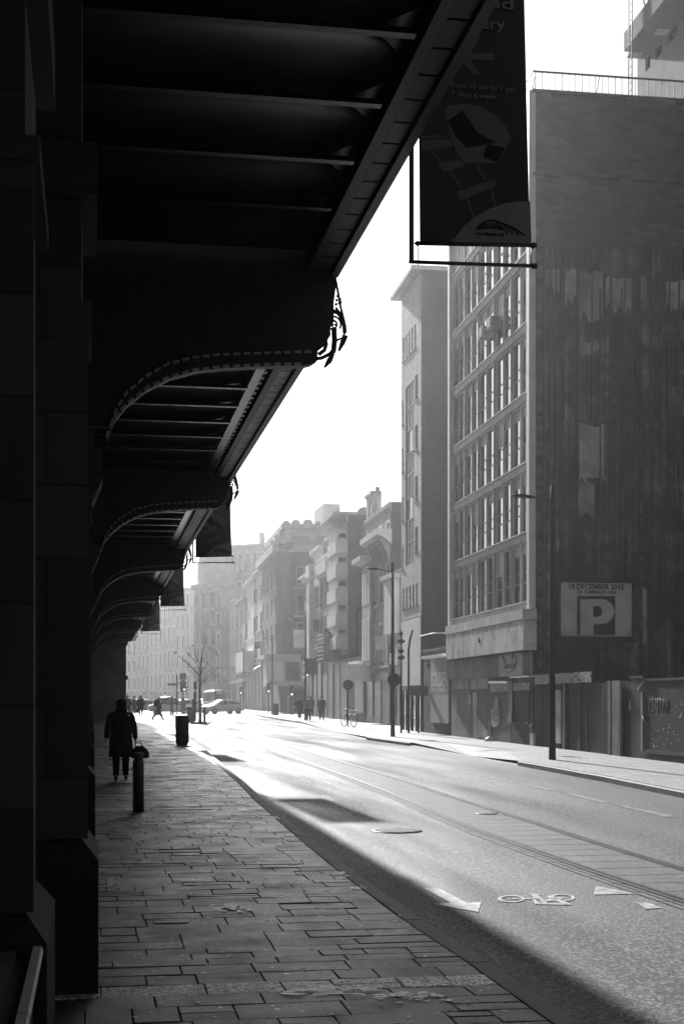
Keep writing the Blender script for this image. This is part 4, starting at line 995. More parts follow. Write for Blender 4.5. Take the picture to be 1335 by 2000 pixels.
# house with heavy bracketed cornice
def ex4(root, fr, T):
    zc = fr.Z(763, 1052)
    b = MB(); b.prism([(.0, zc-.35), (.55, zc+.1), (.9, zc+.2), (.9, zc+.55), (.0, zc+.55)], -.3, fr.W*.66, ax='x'); b.build('cornice', PLAST[0], root)
    for i in range(6):
        b = MB(); s_ = .1+i*fr.W*.66/6; b.prism([(.0, zc-1.5), (.1, zc-1.5), (.25, zc-.8), (.7, zc+.05), (.0, zc+.05)], s_, s_+.14, ax='x'); b.build('console', PLAST[2], root)
    b = MB(); zc2 = zc-.9; b.prism([(.0, zc2), (.9, zc2+.2), (.9, zc2+.5), (.0, zc2+.5)], fr.W*.66, fr.W+.3, ax='x'); b.build('cornice', PLAST[0], root)
    b = MB(); s0, s1 = fr.W*.62, fr.W*.97; b.box(s0, s1, .01, .3, fr.Z(735, 1300), fr.Z(735, 1092), 0)
    b.build('bay', PLAST[2], root)
    for (ya, yb) in ((1118, 1180), (1206, 1290)):
        for k in range(3):
            b = MB(); z1_, z0_ = fr.Z(728, ya), fr.Z(728, yb); x = s0+(s1-s0)*(k+.12)/3; x2 = s0+(s1-s0)*(k+.85)/3; b.box(x, x2, .3, .33, z0_, z1_, 0); b.box(x+.08, x2-.08, .325, .345, z0_+.1, z1_-.1, 1); b.build('window', [TRIM_W, CURTAIN], root)
    for s_, w_ in ((fr.W*.7, .8), (fr.W*.88, .8)):
        b = MB(); b.box(s_, s_+w_, -.3, .02, T+.02, T+1.4); b.box(s_-.1, s_+w_+.1, -.3, .12, T+1.4, T+1.6); b.build('dormer', PLAST[1], root)
    b = MB(); b.box(.2, 1.2, -2.2, -1.2, T, T+.9); b.build('chimney', BRICKD, root)
f4 = frame_px(L2, 763, 713)
auto('corniced_house', 'old brick house with heavy bracketed cornice, second left of the tower', 763, 714, 980, floors=[(1018, 1048), (1100, 1165), (1215, 1292)], nc=4, ww=.85, mat=speckle('grey_house_brick', .4, .8, 2, .2, .2, 30), side_mat=speckle('grey_shaded_brick', .12, .8, 1, .2, .2, 30), cornice_p=.12, extra=ex4, frame=FRAME_DK)  # side brick is the front brick darkened to carry its shade
# low shed with poster in the gap
f5 = frame_px(L2, 712, 679.5)
sd_ = empty('low_annex', f5.loc(), f5.rz, 'low flat-roofed annex with a tall pale advertising case in front of the gap', 'shop')
z5 = f5.Z(712, 1288); b = MB(); b.box(0, f5.W, -8, 0, -.5, z5); b.box(-.0, f5.W, -.2, .15, z5, z5+.25); b.build('wall', speckle('annex_render', .16, .8, 2, .3, .2, 20), sd_)
def p5(px, py, off=.1): return f5.S(px, off), f5.Z(px, py, off)
(a, z1_), (c, z0_) = p5(709.5, 1302), p5(692, 1393); b = MB(); b.box(a, c, .0, .1, z0_, z1_, 0); b.box(a+.15, c-.15, .1, .12, z0_+.12, z1_-.12, 1); b.build('display_case', [FRAME_DK, CURTAIN], sd_)
b = MB(); (a, z1_), (c, _) = p5(700, 1297, .6), p5(681, 1302, .6); b.box(a, c, .0, .7, z1_, z1_+.22); b.build('awning', TRIM_W, sd_)
b = MB(); z6 = p5(700, 1165)[1]
for s_ in (f5.W*.25, f5.W*.55, f5.W*.9): b.box(s_, s_+.12, -.6, -.45, z5, z6+random.uniform(-.6, .6))
for k in range(4): b.box(f5.W*.2, f5.W*.95, -.58, -.5, z5+.6+k*1.0, z5+.68+k*1.0)
b.build('roof_screen', POLE, sd_)
# tall house with stacked bay and bare side wall
def ex6(root, fr, T):
    s0, s1 = .05, fr.W*.62; pj = .75; zt_, zb_ = T-1.0, fr.Z(679, 1268)
    b = MB(); b.box(s0, s1, .01, pj, zb_, zt_, 0); b.build('bay', PLAST[0], root)
    n = 5; h_ = (zt_-zb_)/n
    for i in range(n):
        b = MB(); b.box(s0-.12, s1+.12, .01, pj+.14, zb_+i*h_-.0, zb_+i*h_+.9); b.build('balcony_band', PLAST[3], root)
        b = MB(); b.box(s0+.25, s1-.25, pj, pj+.03, zb_+i*h_+1.1, zb_+(i+1)*h_-.3, 0); b.box(s0+.35, s1-.35, pj+.025, pj+.04, zb_+i*h_+1.2, zb_+(i+1)*h_-.4, 1); b.build('window', [TRIM_W, CURTAIN], root)
        b = MB(); b.box(s0-.03, s0, .15, pj-.12, zb_+i*h_+1.1, zb_+(i+1)*h_-.3); b.build('window', GLASS_FAR, root)
    b = MB(); b.box(-.1, fr.W+.1, -1, 1.1, T-.02, T+.22); b.build('cornice', PLAST[1], root)
r6, f6, T6 = auto('bay_fronted_house', 'tall rendered house with a projecting stack of white bays and bare side wall', 679, 652, 1006, floors=[(1040, 1075), (1098, 1140), (1160, 1205), (1222, 1262)], nc=3, ww=.8, mat=PLAST[1], side_mat=speckle('bare_gable_render', .2, .85, 1, .18, .2, 20), cornice_p=.2, extra=ex6, depth=16)
for k, (dx, dy, rr2) in enumerate(((-1.0, 2.5, .5), (-4.5, 3.5, .5), (-6.2, 4.6, .35), (-9.0, 3.8, .62))):
    lathe_dish('satellite_dish', (2.2, dx-.5, T6+.2+rr2*.55), rr2, (-.9, .25, .45), r6, OFFICE)
b = MB(); b.tube([(5, -3, T6), (5, -3, T6+2.8)], .16, 7); b.tube([(5, -3, T6+1.2), (5, -3, T6+2.5)], .3, 7); b.tube([(5.3, -3, T6+.3), (5.3, -3, T6+2.2)], .06, 5); b.build('roof_mast', OFFICE, r6)
def ex7(root, fr, T):
    b = MB(); z_ = fr.Z(652, 1092); b.box(.1, fr.W-.1, .01, .7, z_-.9, z_); b.build('balcony', PLAST[3], root)
    for k in range(2):
        b = MB(); s_ = fr.W*(.12+.42*k); b.box(s_, s_+fr.W*.3, -.5, .02, T+.02, T+1.6); b.box(s_+.2, s_+fr.W*.3-.2, .02, .05, T+.3, T+1.3, 1); b.build('dormer', [PLAST[1], GLASS_FAR], root)
    lathe_dish('satellite_dish', (fr.W*.4, -1, T+2.0), .42, (-.7, -.6, .4), root, OFFICE)
auto('mansard_house', 'four-storey rendered house with tall window rows and a thin white balcony under its attic', 652, 629, 1078, floors=[(1118, 1178), (1195, 1262)], nc=5, ww=.85, mat=PLAST[0], cornice_p=.5, extra=ex7)
def ex8(root, fr, T):
    b = MB(); z_ = fr.Z(629, 1120); b.box(fr.W*.1, fr.W*.55, .01, 1.0, z_-.2, z_+.8); b.build('balcony', PLAST[3], root)
    for i in range(3):
        b = MB(); z_ = fr.Z(629, 1165+i*52); b.box(fr.W*.62, fr.W*.95, .01, .6, z_-1.0, z_+1.2); b.box(fr.W*.66, fr.W*.91, .6, .62, z_-.2, z_+1.0, 1); b.build('bay', [PLAST[3], CURTAIN], root)
    lathe_dish('satellite_dish', (fr.W*.25, -1, T+.5), .5, (-.9, -.4, .3), root, OFFICE)
auto('cream_house', 'pale house with overhanging balcony boxes, nearest to the dark corner building', 629, 611, 1070, top_x=622, floors=[(1085, 1120), (1140, 1180), (1202, 1240)], nc=3, ww=.9, mat=PLAST[3], cornice_p=.35, extra=ex8)
auto('small_gabled_house', 'lower pale house with a stepped front beside the dark corner building', 611, 595, 1118, floors=[(1135, 1165), (1185, 1225), (1250, 1285)], nc=2, ww=1.2, mat=PLAST[0], cornice_p=.6)
# shop signs hanging from the terrace
def sign(name, label, px, py, w_, h_, off, mat=PDARK, cat='sign', group=None, L=L2):
    f_ = frame_px(L, px+2, px-2); z_ = f_.Z(px, py, off/2); b = MB(); b.box(-.06, .06, off*.15, off*.15+w_, z_-h_/2, z_+h_/2); b.box(-.03, .03, 0, off*.15, z_+h_*.25, z_+h_*.32); o = b.build(name, mat, None, f_.loc(), f_.rz); return tag(o, label, cat, group)
f_ = frame_px(L2, 665, 655); b = MB(); z_ = f_.Z(660, 1250)
for k in range(7): b.box(-.5, 3.2, 1.3, 1.36, z_-1.5+k*.3, z_-1.4+k*.3)
b.box(-.5, -.42, 0, 1.36, z_-1.6, z_+.5); b.box(3.12, 3.2, 0, 1.36, z_-1.6, z_+.5)
o = b.build('slatted_awning', OFF_DK, None, f_.loc(), f_.rz); tag(o, 'slatted metal awning frame over the pavement below the stacked bays', 'awning')
sign('shop_sign', 'round dark double disc shop sign projecting from the terrace left of the slatted awning', 622, 1300, 1.0, 1.3, 1.0)
sign('shop_sign', 'white box shop sign beside the narrow house, high above two pedestrians', 722, 1312, 1.4, 1.1, 1.2, TRIM_W)
sign('shop_sign', 'small bright projecting sign high on the small pale house near the corner', 596, 1245, 1.0, 1.6, .8, TRIM_W)
# ---------------------------------------------------------------- dark corner building with rounded corner and rooftop dishes
f9 = frame_px(L2, 546, 512); f9r = Frame(f9.A + f9.u*0, f9.A+f9.u*f9.W)
T9 = f9.Z(546, 1078); D9 = 18
zs9 = [(f9.Z(546, yb), f9.Z(546, yt)) for yt, yb in ((1105, 1140), (1160, 1195), (1215, 1250))]
rects = rows(cols(f9.W, 4, 1.3, 3.6, 1.0), zs9); sides = rows([(1.75, 3.3), (5.5, 7.5), (9, 11), (13, 15)], zs9)
corner = bld('corner_building', 'dark brick corner block with a rounded corner and five dishes on its pale attic storey', f9, T9, D9, BRICKD, rects, r=.2, frame=FRAME, glass=GLASS_FAR, sides=sides, cornice=None, wk=dict(mull=1, sill=.1, fw=.12))
b = MB(); b.lathe([(.95, f9.Z(546, 1285)), (.95, T9), (1.15, T9+.2), (1.35, T9+.5), (1.35, T9+.8), (.9, T9+.8)], (.6, -.6, 0), 20); b.build('corner_turret', BRICKD, corner)
b = MB(); b.box(-.5, f9.W, -D9, .8, T9+.0, T9+.8, 0); b.build('cornice', PLAST[1], corner)
Ta = f9.Z(546, 1032); b = MB(); b.box(.2, f9.W-1, -D9, -.6, T9+.8, Ta); b.box(-.2, f9.W-.6, -D9, -.2, Ta, Ta+.5); b.build('attic', PLAST[1], corner)
for k in range(4):
    b = MB(); b.box(.15, .2, -3-k*2.6, -1.4-k*2.6, T9+1.4, Ta-.7); b.box(.1, .15, -3.2-k*2.6, -1.2-k*2.6, T9+1.2, T9+1.4); b.build('window', FRAME, corner)
for k in range(3):
    b = MB(); s_ = 2.5+k*(f9.W-5)/3; b.box(s_, s_+1.5, -.6, -.2, T9+.8, Ta+.3); b.box(s_+.25, s_+1.25, -.2, -.15, T9+1.2, Ta-.4, 1); b.build('dormer', [PLAST[0], GLASS_FAR], corner)
for k, (d_, rr2) in enumerate(((-.9, .42), (-1.9, .5), (-3.2, .55), (-4.3, .4))): lathe_dish('satellite_dish', (2, d_, Ta+.5+rr2*.5), rr2, (-.95, .1, .35), corner, OFFICE)
lathe_dish('satellite_dish', (9, -1.5, Ta+.7), .6, (-.95, .1, .35), corner, OFFICE)
b = MB(); zf_, zg_ = f9.Z(546, 1340), f9.Z(546, 1288); b.box(-1.0, 3.5, -4, 1.4, zf_, zg_, 0); b.box(-1.3, 3.7, -4.2, 1.7, zg_, zg_+.5, 0); b.build('bay', PLAST[1], corner)
for k in range(3): b = MB(); b.box(-1.03, -.99, -3.7+k*1.75, -2.25+k*1.75, zf_+.5, zg_-.3, 0); b.build('window', CURTAIN if k != 1 else GLASS_FAR, corner)
for k in range(3):
    b = MB(); zz_ = zs9[k][0]-.55; b.box(-.12, .0, -4.2, -1.4, zz_, zz_+.2); b.build('string_course', PLAST[1], corner)
b = MB(); b.box(-.1, .0, -12, -1, -.3, zf_-.3, 0); b.build('shopfront', GLASS_FAR, corner)
# block seen above the roofs behind
pA = PY(664, 1300, 190); fB = Frame((pA.x, pA.y), (PY(631, 1300, 190).x, 190)); rootB = empty('distant_block', fB.loc(), fB.rz, 'pale square rooftop tower poking up behind the dish-covered roofs', 'building')
b = MB(); zB = fB.Z(645, 984); b.box(0, fB.W, -8, 0, -.5, zB); b.build('wall', PLAST[1], rootB); b = MB(); b.box(fB.W*.55, fB.W*.9, .0, .1, zB-4, zB-2.5); b.box(fB.W*.55, fB.W*.9, .0, .1, zB-8, zB-6.5); b.build('window', GLASS_FAR, rootB)
# ---------------------------------------------------------------- hazy far terrace
GF = 'far terrace houses fading in the haze'
auto('white_corner_house', 'bright white-fronted three-storey house left of the dark corner building', 512, 499, 1110, floors=[(1140, 1170), (1195, 1225), (1250, 1280)], nc=2, ww=2.0, mat=PLAST[0], cornice_p=.5)
def ex10(root, fr, T):
    b = MB(); z_ = fr.Z(499, 1312); b.box(1, fr.W-2, .01, 1.5, z_, z_+2.6); b.build('bay', PLAST[3], root)
auto('white_terrace_house', 'bright white house with large windows and a boxed-out first floor', 499, 480, 1126, floors=[(1150, 1175), (1205, 1238), (1262, 1290)], nc=2, ww=2.4, mat=PLAST[3], cornice_p=.5, extra=ex10)
auto('grey_terrace_house', 'greyish gabled terrace house beside the large-windowed white one', 480, 463, 1165, floors=[(1185, 1215), (1235, 1265), (1285, 1315)], nc=3, ww=1.6, mat=PLAST[1], cornice_p=.5)
auto('tall_terrace_house', 'narrow terrace house with an ornate white gable top, in haze', 463, 447, 1170, floors=[(1195, 1220), (1240, 1270), (1290, 1320)], nc=3, ww=1.8, mat=PLAST[0], cornice_p=.6)
auto('plain_terrace_house', 'last low house before the pale domed block, almost lost in haze', 447, 430, 1215, floors=[(1235, 1258), (1275, 1300), (1318, 1338)], nc=3, ww=2.2, mat=PLAST[2], cornice_p=.6)
# big pale block closing the view, and the row beyond it
def far_frame(xr, xl, tr, tl):
    a, c = ray(xr)*tr, ray(xl)*tl; return Frame((a.x, a.y), (c.x, c.y))
def farb(name, label, xr, xl, tr, tl, ytop, nf, nc, mat, extra=None, depth=14, ww=.42):
    fr = far_frame(xr, xl, tr, tl); T = fr.Z(xr, ytop); hf = (T-3)/nf; cw = fr.W/nc
    zs = [(3.4+i*hf, 3.4+i*hf+hf*.62) for i in range(nf)]; cs = [(cw*(i+.5-ww/2), cw*(i+.5+ww/2)) for i in range(nc)]
    zs = [z for z in zs if z[1] < T-.6]
    root = bld(name, label, fr, T, depth, mat, rows(cs, zs), r=.15, frame=FRAME_DK, glass=GLASS_FAR, cornice=[(T-.8, .8, .8, mat)], wk=dict(mull=1, fw=.12, sill=.15))
    for z in zs:
        for c in cs: b = MB(); b.box(c[0]-.25, c[1]+.25, .0, .12, z[1], z[1]+.35); b.box(c[0]-.25, c[0], .0, .1, z[0], z[1]); b.box(c[1], c[1]+.25, .0, .1, z[0], z[1]); b.build('window_surround', TRIM_W, root)
    for i in range(nf): b = MB(); b.box(0, fr.W, .0, .18, 3.4+i*hf-.7, 3.4+i*hf-.4); b.build('string_course', mat, root)
    b = MB()
    for i in range(nc+1): x = max(.0, min(fr.W-.3, cw*i-.15)); b.box(x, x+.3, .0, .14, 0, T-.9)
    b.build('pilaster', mat, root)
    b = MB(); b.box(.3, fr.W-.3, .01, .05, .3, 2.9); b.build('shopfront', GLASS_FAR, root)
    if extra: extra(root, fr, T)
    return root
def exR(root, fr, T):
    b = MB(); b.box(fr.W*.25, fr.W*.3, -3, -2, T, T+2.2); b.build('chimney', PLAST[1], root)
    b = MB(); b.box(0, fr.W, -1, -.9, T+1.1, T+1.2)
    for i in range(20): b.box(fr.W*i/20, fr.W*i/20+.08, -1, -.92, T, T+1.1)
    b.build('roof_railing', PLAST[0], root)
farb('apartment_palace', 'huge pale classical block with arched upper windows, half dissolved in haze above the terrace', 520, 432, 232, 236, 1062, 5, 6, PLAST[1], exR)
def exD(root, fr, T):
    b = MB(); R_ = 3.6; b.lathe([(R_, 0), (R_, T), (R_+.7, T+.3), (R_+.7, T+.9), (R_-.3, T+.9), (R_-.5, T+4.5), (R_*.7, T+6.5), (R_*.3, T+8), (.1, T+8.4)], (fr.W-R_*.6, -R_*.5, 0), 24); tu = b.build('corner_turret', PLAST[1], root)
    for z_ in [4+i*(T-4)/5 for i in range(5)]:
        for a_ in (35, 62, 90, 118, 145):
            c_, s_ = cos(radians(a_)), sin(radians(a_)); b = MB(); b.obox((fr.W-R_*.6+c_*R_, -R_*.5+s_*R_, z_+1.3), Vector((-s_, c_, 0))*.5, Vector((c_, s_, 0))*.06, (0, 0, 1.2)); b.build('window', GLASS_FAR, tu)
farb('domed_block', 'pale hazy corner block with a rounded turret, left of the huge classical block', 432, 392, 228, 234, 1150, 5, 4, PLAST[1], exD)
for i, (xr, xl, t1, t2, yt, nf, nc, mt, lb) in enumerate(((372, 342, 300, 306, 1148, 5, 3, PLAST[0], 'hazy tall facade right above the parked cars, left of the turret'), (342, 318, 306, 312, 1165, 4, 3, PLAST[1], 'hazy grey facade behind the walking person with backpack'), (318, 292, 312, 318, 1178, 4, 3, PLAST[3], 'hazy white facade beneath the smallest banner'), (292, 268, 318, 322, 1190, 4, 3, PLAST[1], 'hazy facade second from the left edge of the street end'), (268, 236, 322, 328, 1215, 4, 3, PLAST[0], 'hazy facade at the far left end of the street, beside the station'))):
    farb('hazy_house', lb, xr, xl, t1, t2, yt, nf, nc, mt)

# ================================================================== STREET FURNITURE
def make_lamp():
    root = empty('street_lamp'); h = 7.35
    b = MB(); b.lathe([(.10, -.15), (.10, .0), (.085, .6), (.075, 3), (.055, h-.35), (.05, h), (.01, h+.02)], (0, 0, 0), 14); b.build('pole', POLE, root)
    b = MB(); b.tube([(0, 0, h-.38), (-.25, 0, h-.37), (-.5, 0, h-.33)], .022, 8); b.build('arm', POLE, root)
    b = MB(); b.tube([(-.42, 0, h-.345), (-.6, 0, h-.32), (-.85, 0, h-.27), (-1.05, 0, h-.26), (-1.18, 0, h-.27)], [.03, .1, .13, .1, .01], 12, flat=1.0, ref=(0, 1, 0))
    for i, v in enumerate(b.v): b.v[i] = (v[0], v[1], (h-.3)+(v[2]-(h-.3))*.42)
    b.build('lamp_head', POLE, root); return root
lamp = make_lamp(); gL = 'arched street lamps along the kerb'
LPS = [((1078, 1484), 'nearest and tallest street lamp, in front of the boarded shop and poster wall'), ((766.5, 1439), 'street lamp with a round sign on it, in front of the tower poster'), ((596.5, 1407.5), 'street lamp standing among the three pedestrians on the right pavement'), ((531.5, 1396), 'street lamp next to the bin in front of the dark corner building'), ((475, 1388), 'faint far street lamp on the right, beyond the traffic lights')]
for i, (p_, lb) in enumerate(LPS):
    o = lamp if i == 0 else copy_tree(lamp); p = G(*p_); o.location = p; tag(o, lb, 'street lamp', gL)
o = copy_tree(lamp); p = G(240, 1387); o.location = p; o.rotation_euler = (0, 0, pi); tag(o, 'street lamp reaching out from behind the station end, at the far left', 'street lamp', gL)
def pole(name, px, py, top, r, label, cat, mat=POLE, extra=None, group=None):
    p = G(px, py); root = empty(name, p, 0, label, cat, group); h = PY(px, top, p.y).z-p.z
    b = MB(); b.lathe([(r, -.15), (r, h*.5), (r*.9, h), (.005, h+.01)], (0, 0, 0), 10); b.build('pole', mat, root)
    if extra: extra(root, p, h)
    return root
def disc(root, z, r, y=-.06, name='sign_plate', mat=PDARK):
    b = MB(); b.lathe([(.01, -.012), (r*.97, -.012), (r, -.004), (r, .01), (.01, .012)], (0, y, z), 28, ax='y'); return b.build(name, mat, root)
p = G(767.5, 1439)
sg = empty('round_sign', p+Vector((0, 0, 0)), 0, 'round dark sign on the second street lamp, seen against the pale tower poster', 'sign'); disc(sg, PY(767.5, 1328, p.y).z-p.z, .285, -.14); b = MB(); b.box(-.03, .03, -.13, -.08, PY(767, 1334, p.y).z-p.z, PY(767, 1322, p.y).z-p.z); b.build('bracket', POLE, sg)
pole('round_sign', 679, 1421, 1328, .03, 'round dark sign on its own thin post above the parked bicycle', 'sign', extra=lambda r, p, h: disc(r, PY(679, 1338, p.y).z-p.z, .29, -.05))
def curved(root, p, h):
    b = MB(); b.tube([(0, 0, h), (0, 0, h+.4), (.06, 0, h+.9), (.18, 0, h+1.35)], .05, 8); b.build('arm', POLE, root)
pole('curved_pole', 797.5, 1432, 1288, .055, 'dark pole with a bent top in front of the tower poster', 'pole', extra=curved)
def plate(w_, h_, y=-.06, dz=0, mat=FRAME_DK):
    def f(root, p, h): b = MB(); b.box(-w_/2, w_/2, y-.02, y, h-h_+dz, h+dz); b.build('sign_plate', mat, root)
    return f
pole('direction_sign', 817, 1432, 1340, .05, 'short post with a grey board in front of the tower shop window', 'sign', extra=plate(.85, .45))
# black ornate shop sign between narrow house and tower
def orn(root, p, h):
    b = MB()
    for z_, r in ((h, .1), (h-.35, .2), (h-.8, .15), (h-1.1, .2)): b.lathe([(.01, -.15), (r, 0), (.01, .15)], (0, 0, z_), 8)
    b.build('finial', POLE, root)
pole('ornate_post', 783, 1432, 1238, .045, 'slender ornate post against the left edge of the tower poster', 'pole', extra=orn)
# left side: bollard, bin, island
p = G(270, 1586); b = MB(); r = 11/F*p.dot(FW); hB = PY(270, 1470, p.y).z-p.z
bo = empty('bollard', p, 0, 'thick dark cylindrical bollard in the foreground beside the walking person', 'bollard')
b.lathe([(r, -.02), (r, hB-.14), (r*.9, hB-.13), (r*.9, hB-.1)], (0, 0, 0), 28); b.build('shaft', BLACKMET, bo); b = MB(); b.lathe([(r*.82, hB-.1), (r*.82, hB-.04), (r*.95, hB-.035), (r*.95, hB-.01), (r*.7, hB), (.01, hB+.005)], (0, 0, 0), 28); b.build('cap', speckle('bollard_cap', .08, .4, 6, .2, 0), bo)
p = G(355.5, 1456); sc_ = p.dot(FW)/F; hb = PY(355, 1398, p.y).z-p.z
bi = empty('litter_bin', p, 0, 'big black rounded litter bin at the edge of the left pavement', 'litter bin')
def rounded(w_, d_, r_, n=5):
    pts = []
    for cx, cy, a0 in ((w_-r_, d_-r_, 0), (-w_+r_, d_-r_, 90), (-w_+r_, -d_+r_, 180), (w_-r_, -d_+r_, 270)):
        for i in range(n+1): a = radians(a0+90*i/n); pts.append((cx+r_*cos(a), cy+r_*sin(a)))
    return pts
def loft(b, secs, m=0, sm=True, caps=True):
    n = len(secs[0]); vs = [v for s_ in secs for v in s_]; fs = [(i*n+j, i*n+(j+1) % n, (i+1)*n+(j+1) % n, (i+1)*n+j) for i in range(len(secs)-1) for j in range(n)]
    b.add(vs, fs, m, sm)
    if caps: b.add(secs[0], [tuple(range(n-1, -1, -1))], m); b.add(secs[-1], [tuple(range(n))], m)
wb = 12.8*sc_; b = MB()
loft(b, [[(x*k, y*k, z) for x, y in rounded(wb, .22, .07)] for z, k in ((.02, .8), (.04, .82), (.1, .98), (.14, 1), (hb-.1, 1), (hb-.04, .97), (hb-.0, .86), (hb+.01, .6))]); b.build('body', BLACKMET, bi)
b = MB(); b.box(-wb*.6, wb*.6, -.232, -.21, hb-.32, hb-.2); b.build('slot', PDARK, bi); b = MB(); b.box(-wb*.75, wb*.75, -.18, .18, -.02, .03); b.build('foot', KERB, bi)
isl = tag(sheet('traffic_island', [(G(x, y, 0).x, G(x, y, 0).y) for x, y in ((330, 1393), (376, 1411), (406, 1412), (412, 1408), (372, 1391))], -.005, RPAVE), kind='structure')
def arm_l(root, p, h):
    b = MB(); b.box(-18*p.dot(FW)/F, 0, -.03, .03, PY(345, 1339, p.y).z-p.z, PY(345, 1335, p.y).z-p.z); b.build('name_plate', POLE, root)
pole('street_name_post', 345, 1396, 1316, .06, 'thin post with a street-name plate reaching left, beside the square traffic sign', 'sign', extra=arm_l)
def sigB(root, p, h):
    u = p.dot(FW)/F; z = lambda y: PY(356, y, p.y).z-p.z
    b = MB(); b.box(-6.3*u, 6.3*u, -.1, -.06, z(1328), z(1315)); b.build('sign_plate', PDARK, root)
    disc(root, z(1335), 6.8*u, -.12)
    b = MB(); loft(b, [[(x, -.3+yy, q) for x, yy in rounded(5.5*u, .12, .05)] for q in (z(1351), z(1339))]); b.box(5*u, 11*u, -.3, -.2, z(1344), z(1342)); b.box(5*u, 11*u, -.3, -.2, z(1349), z(1347)); b.build('signal_head', POLE, root)
    m = Mat('signal_lamp', .9, .4, .5); m.b.inputs['Emission Color'].default_value = (1, 1, 1, 1); m.b.inputs['Emission Strength'].default_value = 1.5
    global LIT; LIT = m.m
    b = MB(); b.lathe([(.01, -.01), (1.7*u, 0), (.01, .01)], (2*u, -.43, z(1347)), 10, ax='y'); b.build('signal_lens', LIT, root)
    b = MB(); b.lathe([(.05, 0), (.17, .15), (.17, .4), (.05, .5)], (0, 0, z(1372)), 10); b.build('push_button', POLE, root)
pole('traffic_light', 357, 1395, 1316, .05, 'traffic light under a square plate and a round sign on the left island', 'traffic light', extra=sigB)
def sigC(root, p, h):
    u = p.dot(FW)/F; z = lambda y: PY(380, y, p.y).z-p.z
    b = MB(); b.box(-3*u, 3*u, -.15, .15, z(1346), z(1331)); b.build('signal_head', POLE, root)
    b = MB(); b.box(-3.2*u, 2*u, -.2, .1, z(1366), z(1352)); b.box(-6*u, 1.5*u, -.22, .12, -.1, z(1366)); b.build('cabinet', POLE, root)
pole('traffic_light', 381, 1408, 1332, .05, 'traffic light with a stacked dark cabinet just left of the bare tree', 'traffic light', extra=sigC)
p = G(372, 1410); u = p.dot(FW)/F; b = MB(); loft(b, [[(x, y, z) for x, y in rounded(6.5*u, .22, .05)] for z in (-.03, 28*u)]); b.box(-7*u, 7*u, -.25, .25, 28*u, 29*u); o = b.build('litter_bin', POLE, None, p); tag(o, 'smaller square dark bin on the island beside the bare tree', 'litter bin')
# bare tree with stakes
p = G(391, 1412); tr = empty('young_tree', p, 0, 'thin bare young tree with a few last leaves on the traffic island', 'tree')
def tq(x, y, d=0): q = PY(x, y, p.y)-p; return (q.x, d, q.z)
b = MB(); b.tube([tq(390.5, 1413), tq(390.5, 1380), tq(390, 1345), tq(390.5, 1320), tq(391.5, 1300)], [.11, .085, .075, .065, .055], 8)
b.tube([tq(391.5, 1300), tq(394, 1280, .1), tq(398, 1260, .05), tq(401, 1238)], [.055, .04, .025, .01], 6); b.build('trunk', speckle('bark', .06, .9, 8, .3, .3, 40), tr)
br_ = MB(); lv = MB(); rr_ = random.Random(4)
def leaf(c, s_=.09):
    a, bb_ = Vector((rr_.uniform(-1, 1), rr_.uniform(-1, 1), rr_.uniform(-1, 1))).normalized(), Vector((rr_.uniform(-1, 1), rr_.uniform(-1, 1), rr_.uniform(-1, 1))).normalized(); c = Vector(c)
    lv.add([c-a*s_, c+bb_*s_*.5, c+a*s_, c-bb_*s_*.5], [(0, 1, 2, 3)])
def limb(pts, r0, n=3, lf=2):
    P = [Vector(q) for q in pts]; br_.tube(P, [r0*(1-.75*i/(len(P)-1)) for i in range(len(P))], 5)
    for k in range(n):
        t = rr_.uniform(.35, .95); i = min(int(t*(len(P)-1)), len(P)-2); q = P[i].lerp(P[i+1], t*(len(P)-1)-i); d = (P[-1]-P[0]).normalized()+Vector((rr_.uniform(-.7, .7), rr_.uniform(-.7, .7), rr_.uniform(-.1, .6)))
        e_ = q+d.normalized()*rr_.uniform(.3, .7); br_.tube([q, q.lerp(e_, .5)+Vector((0, 0, .03)), e_], [r0*.35, r0*.25, .006], 4)
        if rr_.random() < .5: leaf(e_, rr_.uniform(.05, .1))
    for k in range(lf): leaf(P[-1]+Vector((rr_.uniform(-.12, .12), rr_.uniform(-.12, .12), rr_.uniform(-.12, .12))), rr_.uniform(.06, .12))
for pts, r0, n, lf in (
    ([tq(390, 1322), tq(378, 1308, -.2), tq(366, 1296, -.3), tq(350, 1284, -.3), tq(341, 1275, -.4)], .035, 5, 4),
    ([tq(390, 1322), tq(380, 1310, .3), tq(370, 1298, .5), tq(362, 1292, .6)], .03, 3, 1),
    ([tq(390.5, 1310), tq(384, 1296, .1), tq(374, 1285, .0), tq(367, 1277, .1)], .03, 5, 9),
    ([tq(391, 1300), tq(386, 1288, .3), tq(381, 1276, .5), tq(380, 1264, .5)], .022, 4, 4),
    ([tq(390.5, 1318), tq(400, 1304, .1), tq(410, 1288, .2), tq(421, 1276, .3)], .03, 5, 5),
    ([tq(392, 1296), tq(400, 1284, -.2), tq(407, 1274, -.3), tq(410, 1266, -.3)], .022, 4, 4),
    ([tq(390, 1338), tq(400, 1328, .2), tq(414, 1316, .4), tq(430, 1303, .4)], .03, 6, 1),
    ([tq(390.5, 1340), tq(402, 1332, -.3), tq(416, 1325, -.5), tq(426, 1315, -.5)], .025, 4, 1),
    ([tq(390, 1334), tq(382, 1322, .3), tq(372, 1310, .6)], .02, 3, 1),
    ([tq(396, 1268), tq(402, 1256, .1), tq(406, 1246, .2)], .015, 3, 5), ([tq(398, 1258), tq(394, 1248, .1), tq(396, 1240, .2)], .012, 2, 4)): limb(pts, r0, n, lf)
br_.build('branch', speckle('twig_bark', .06, .9, 8, .3, 0), tr); lv.build('leaf', speckle('dry_leaf', .05, .8, 8, .3, 0), tr)
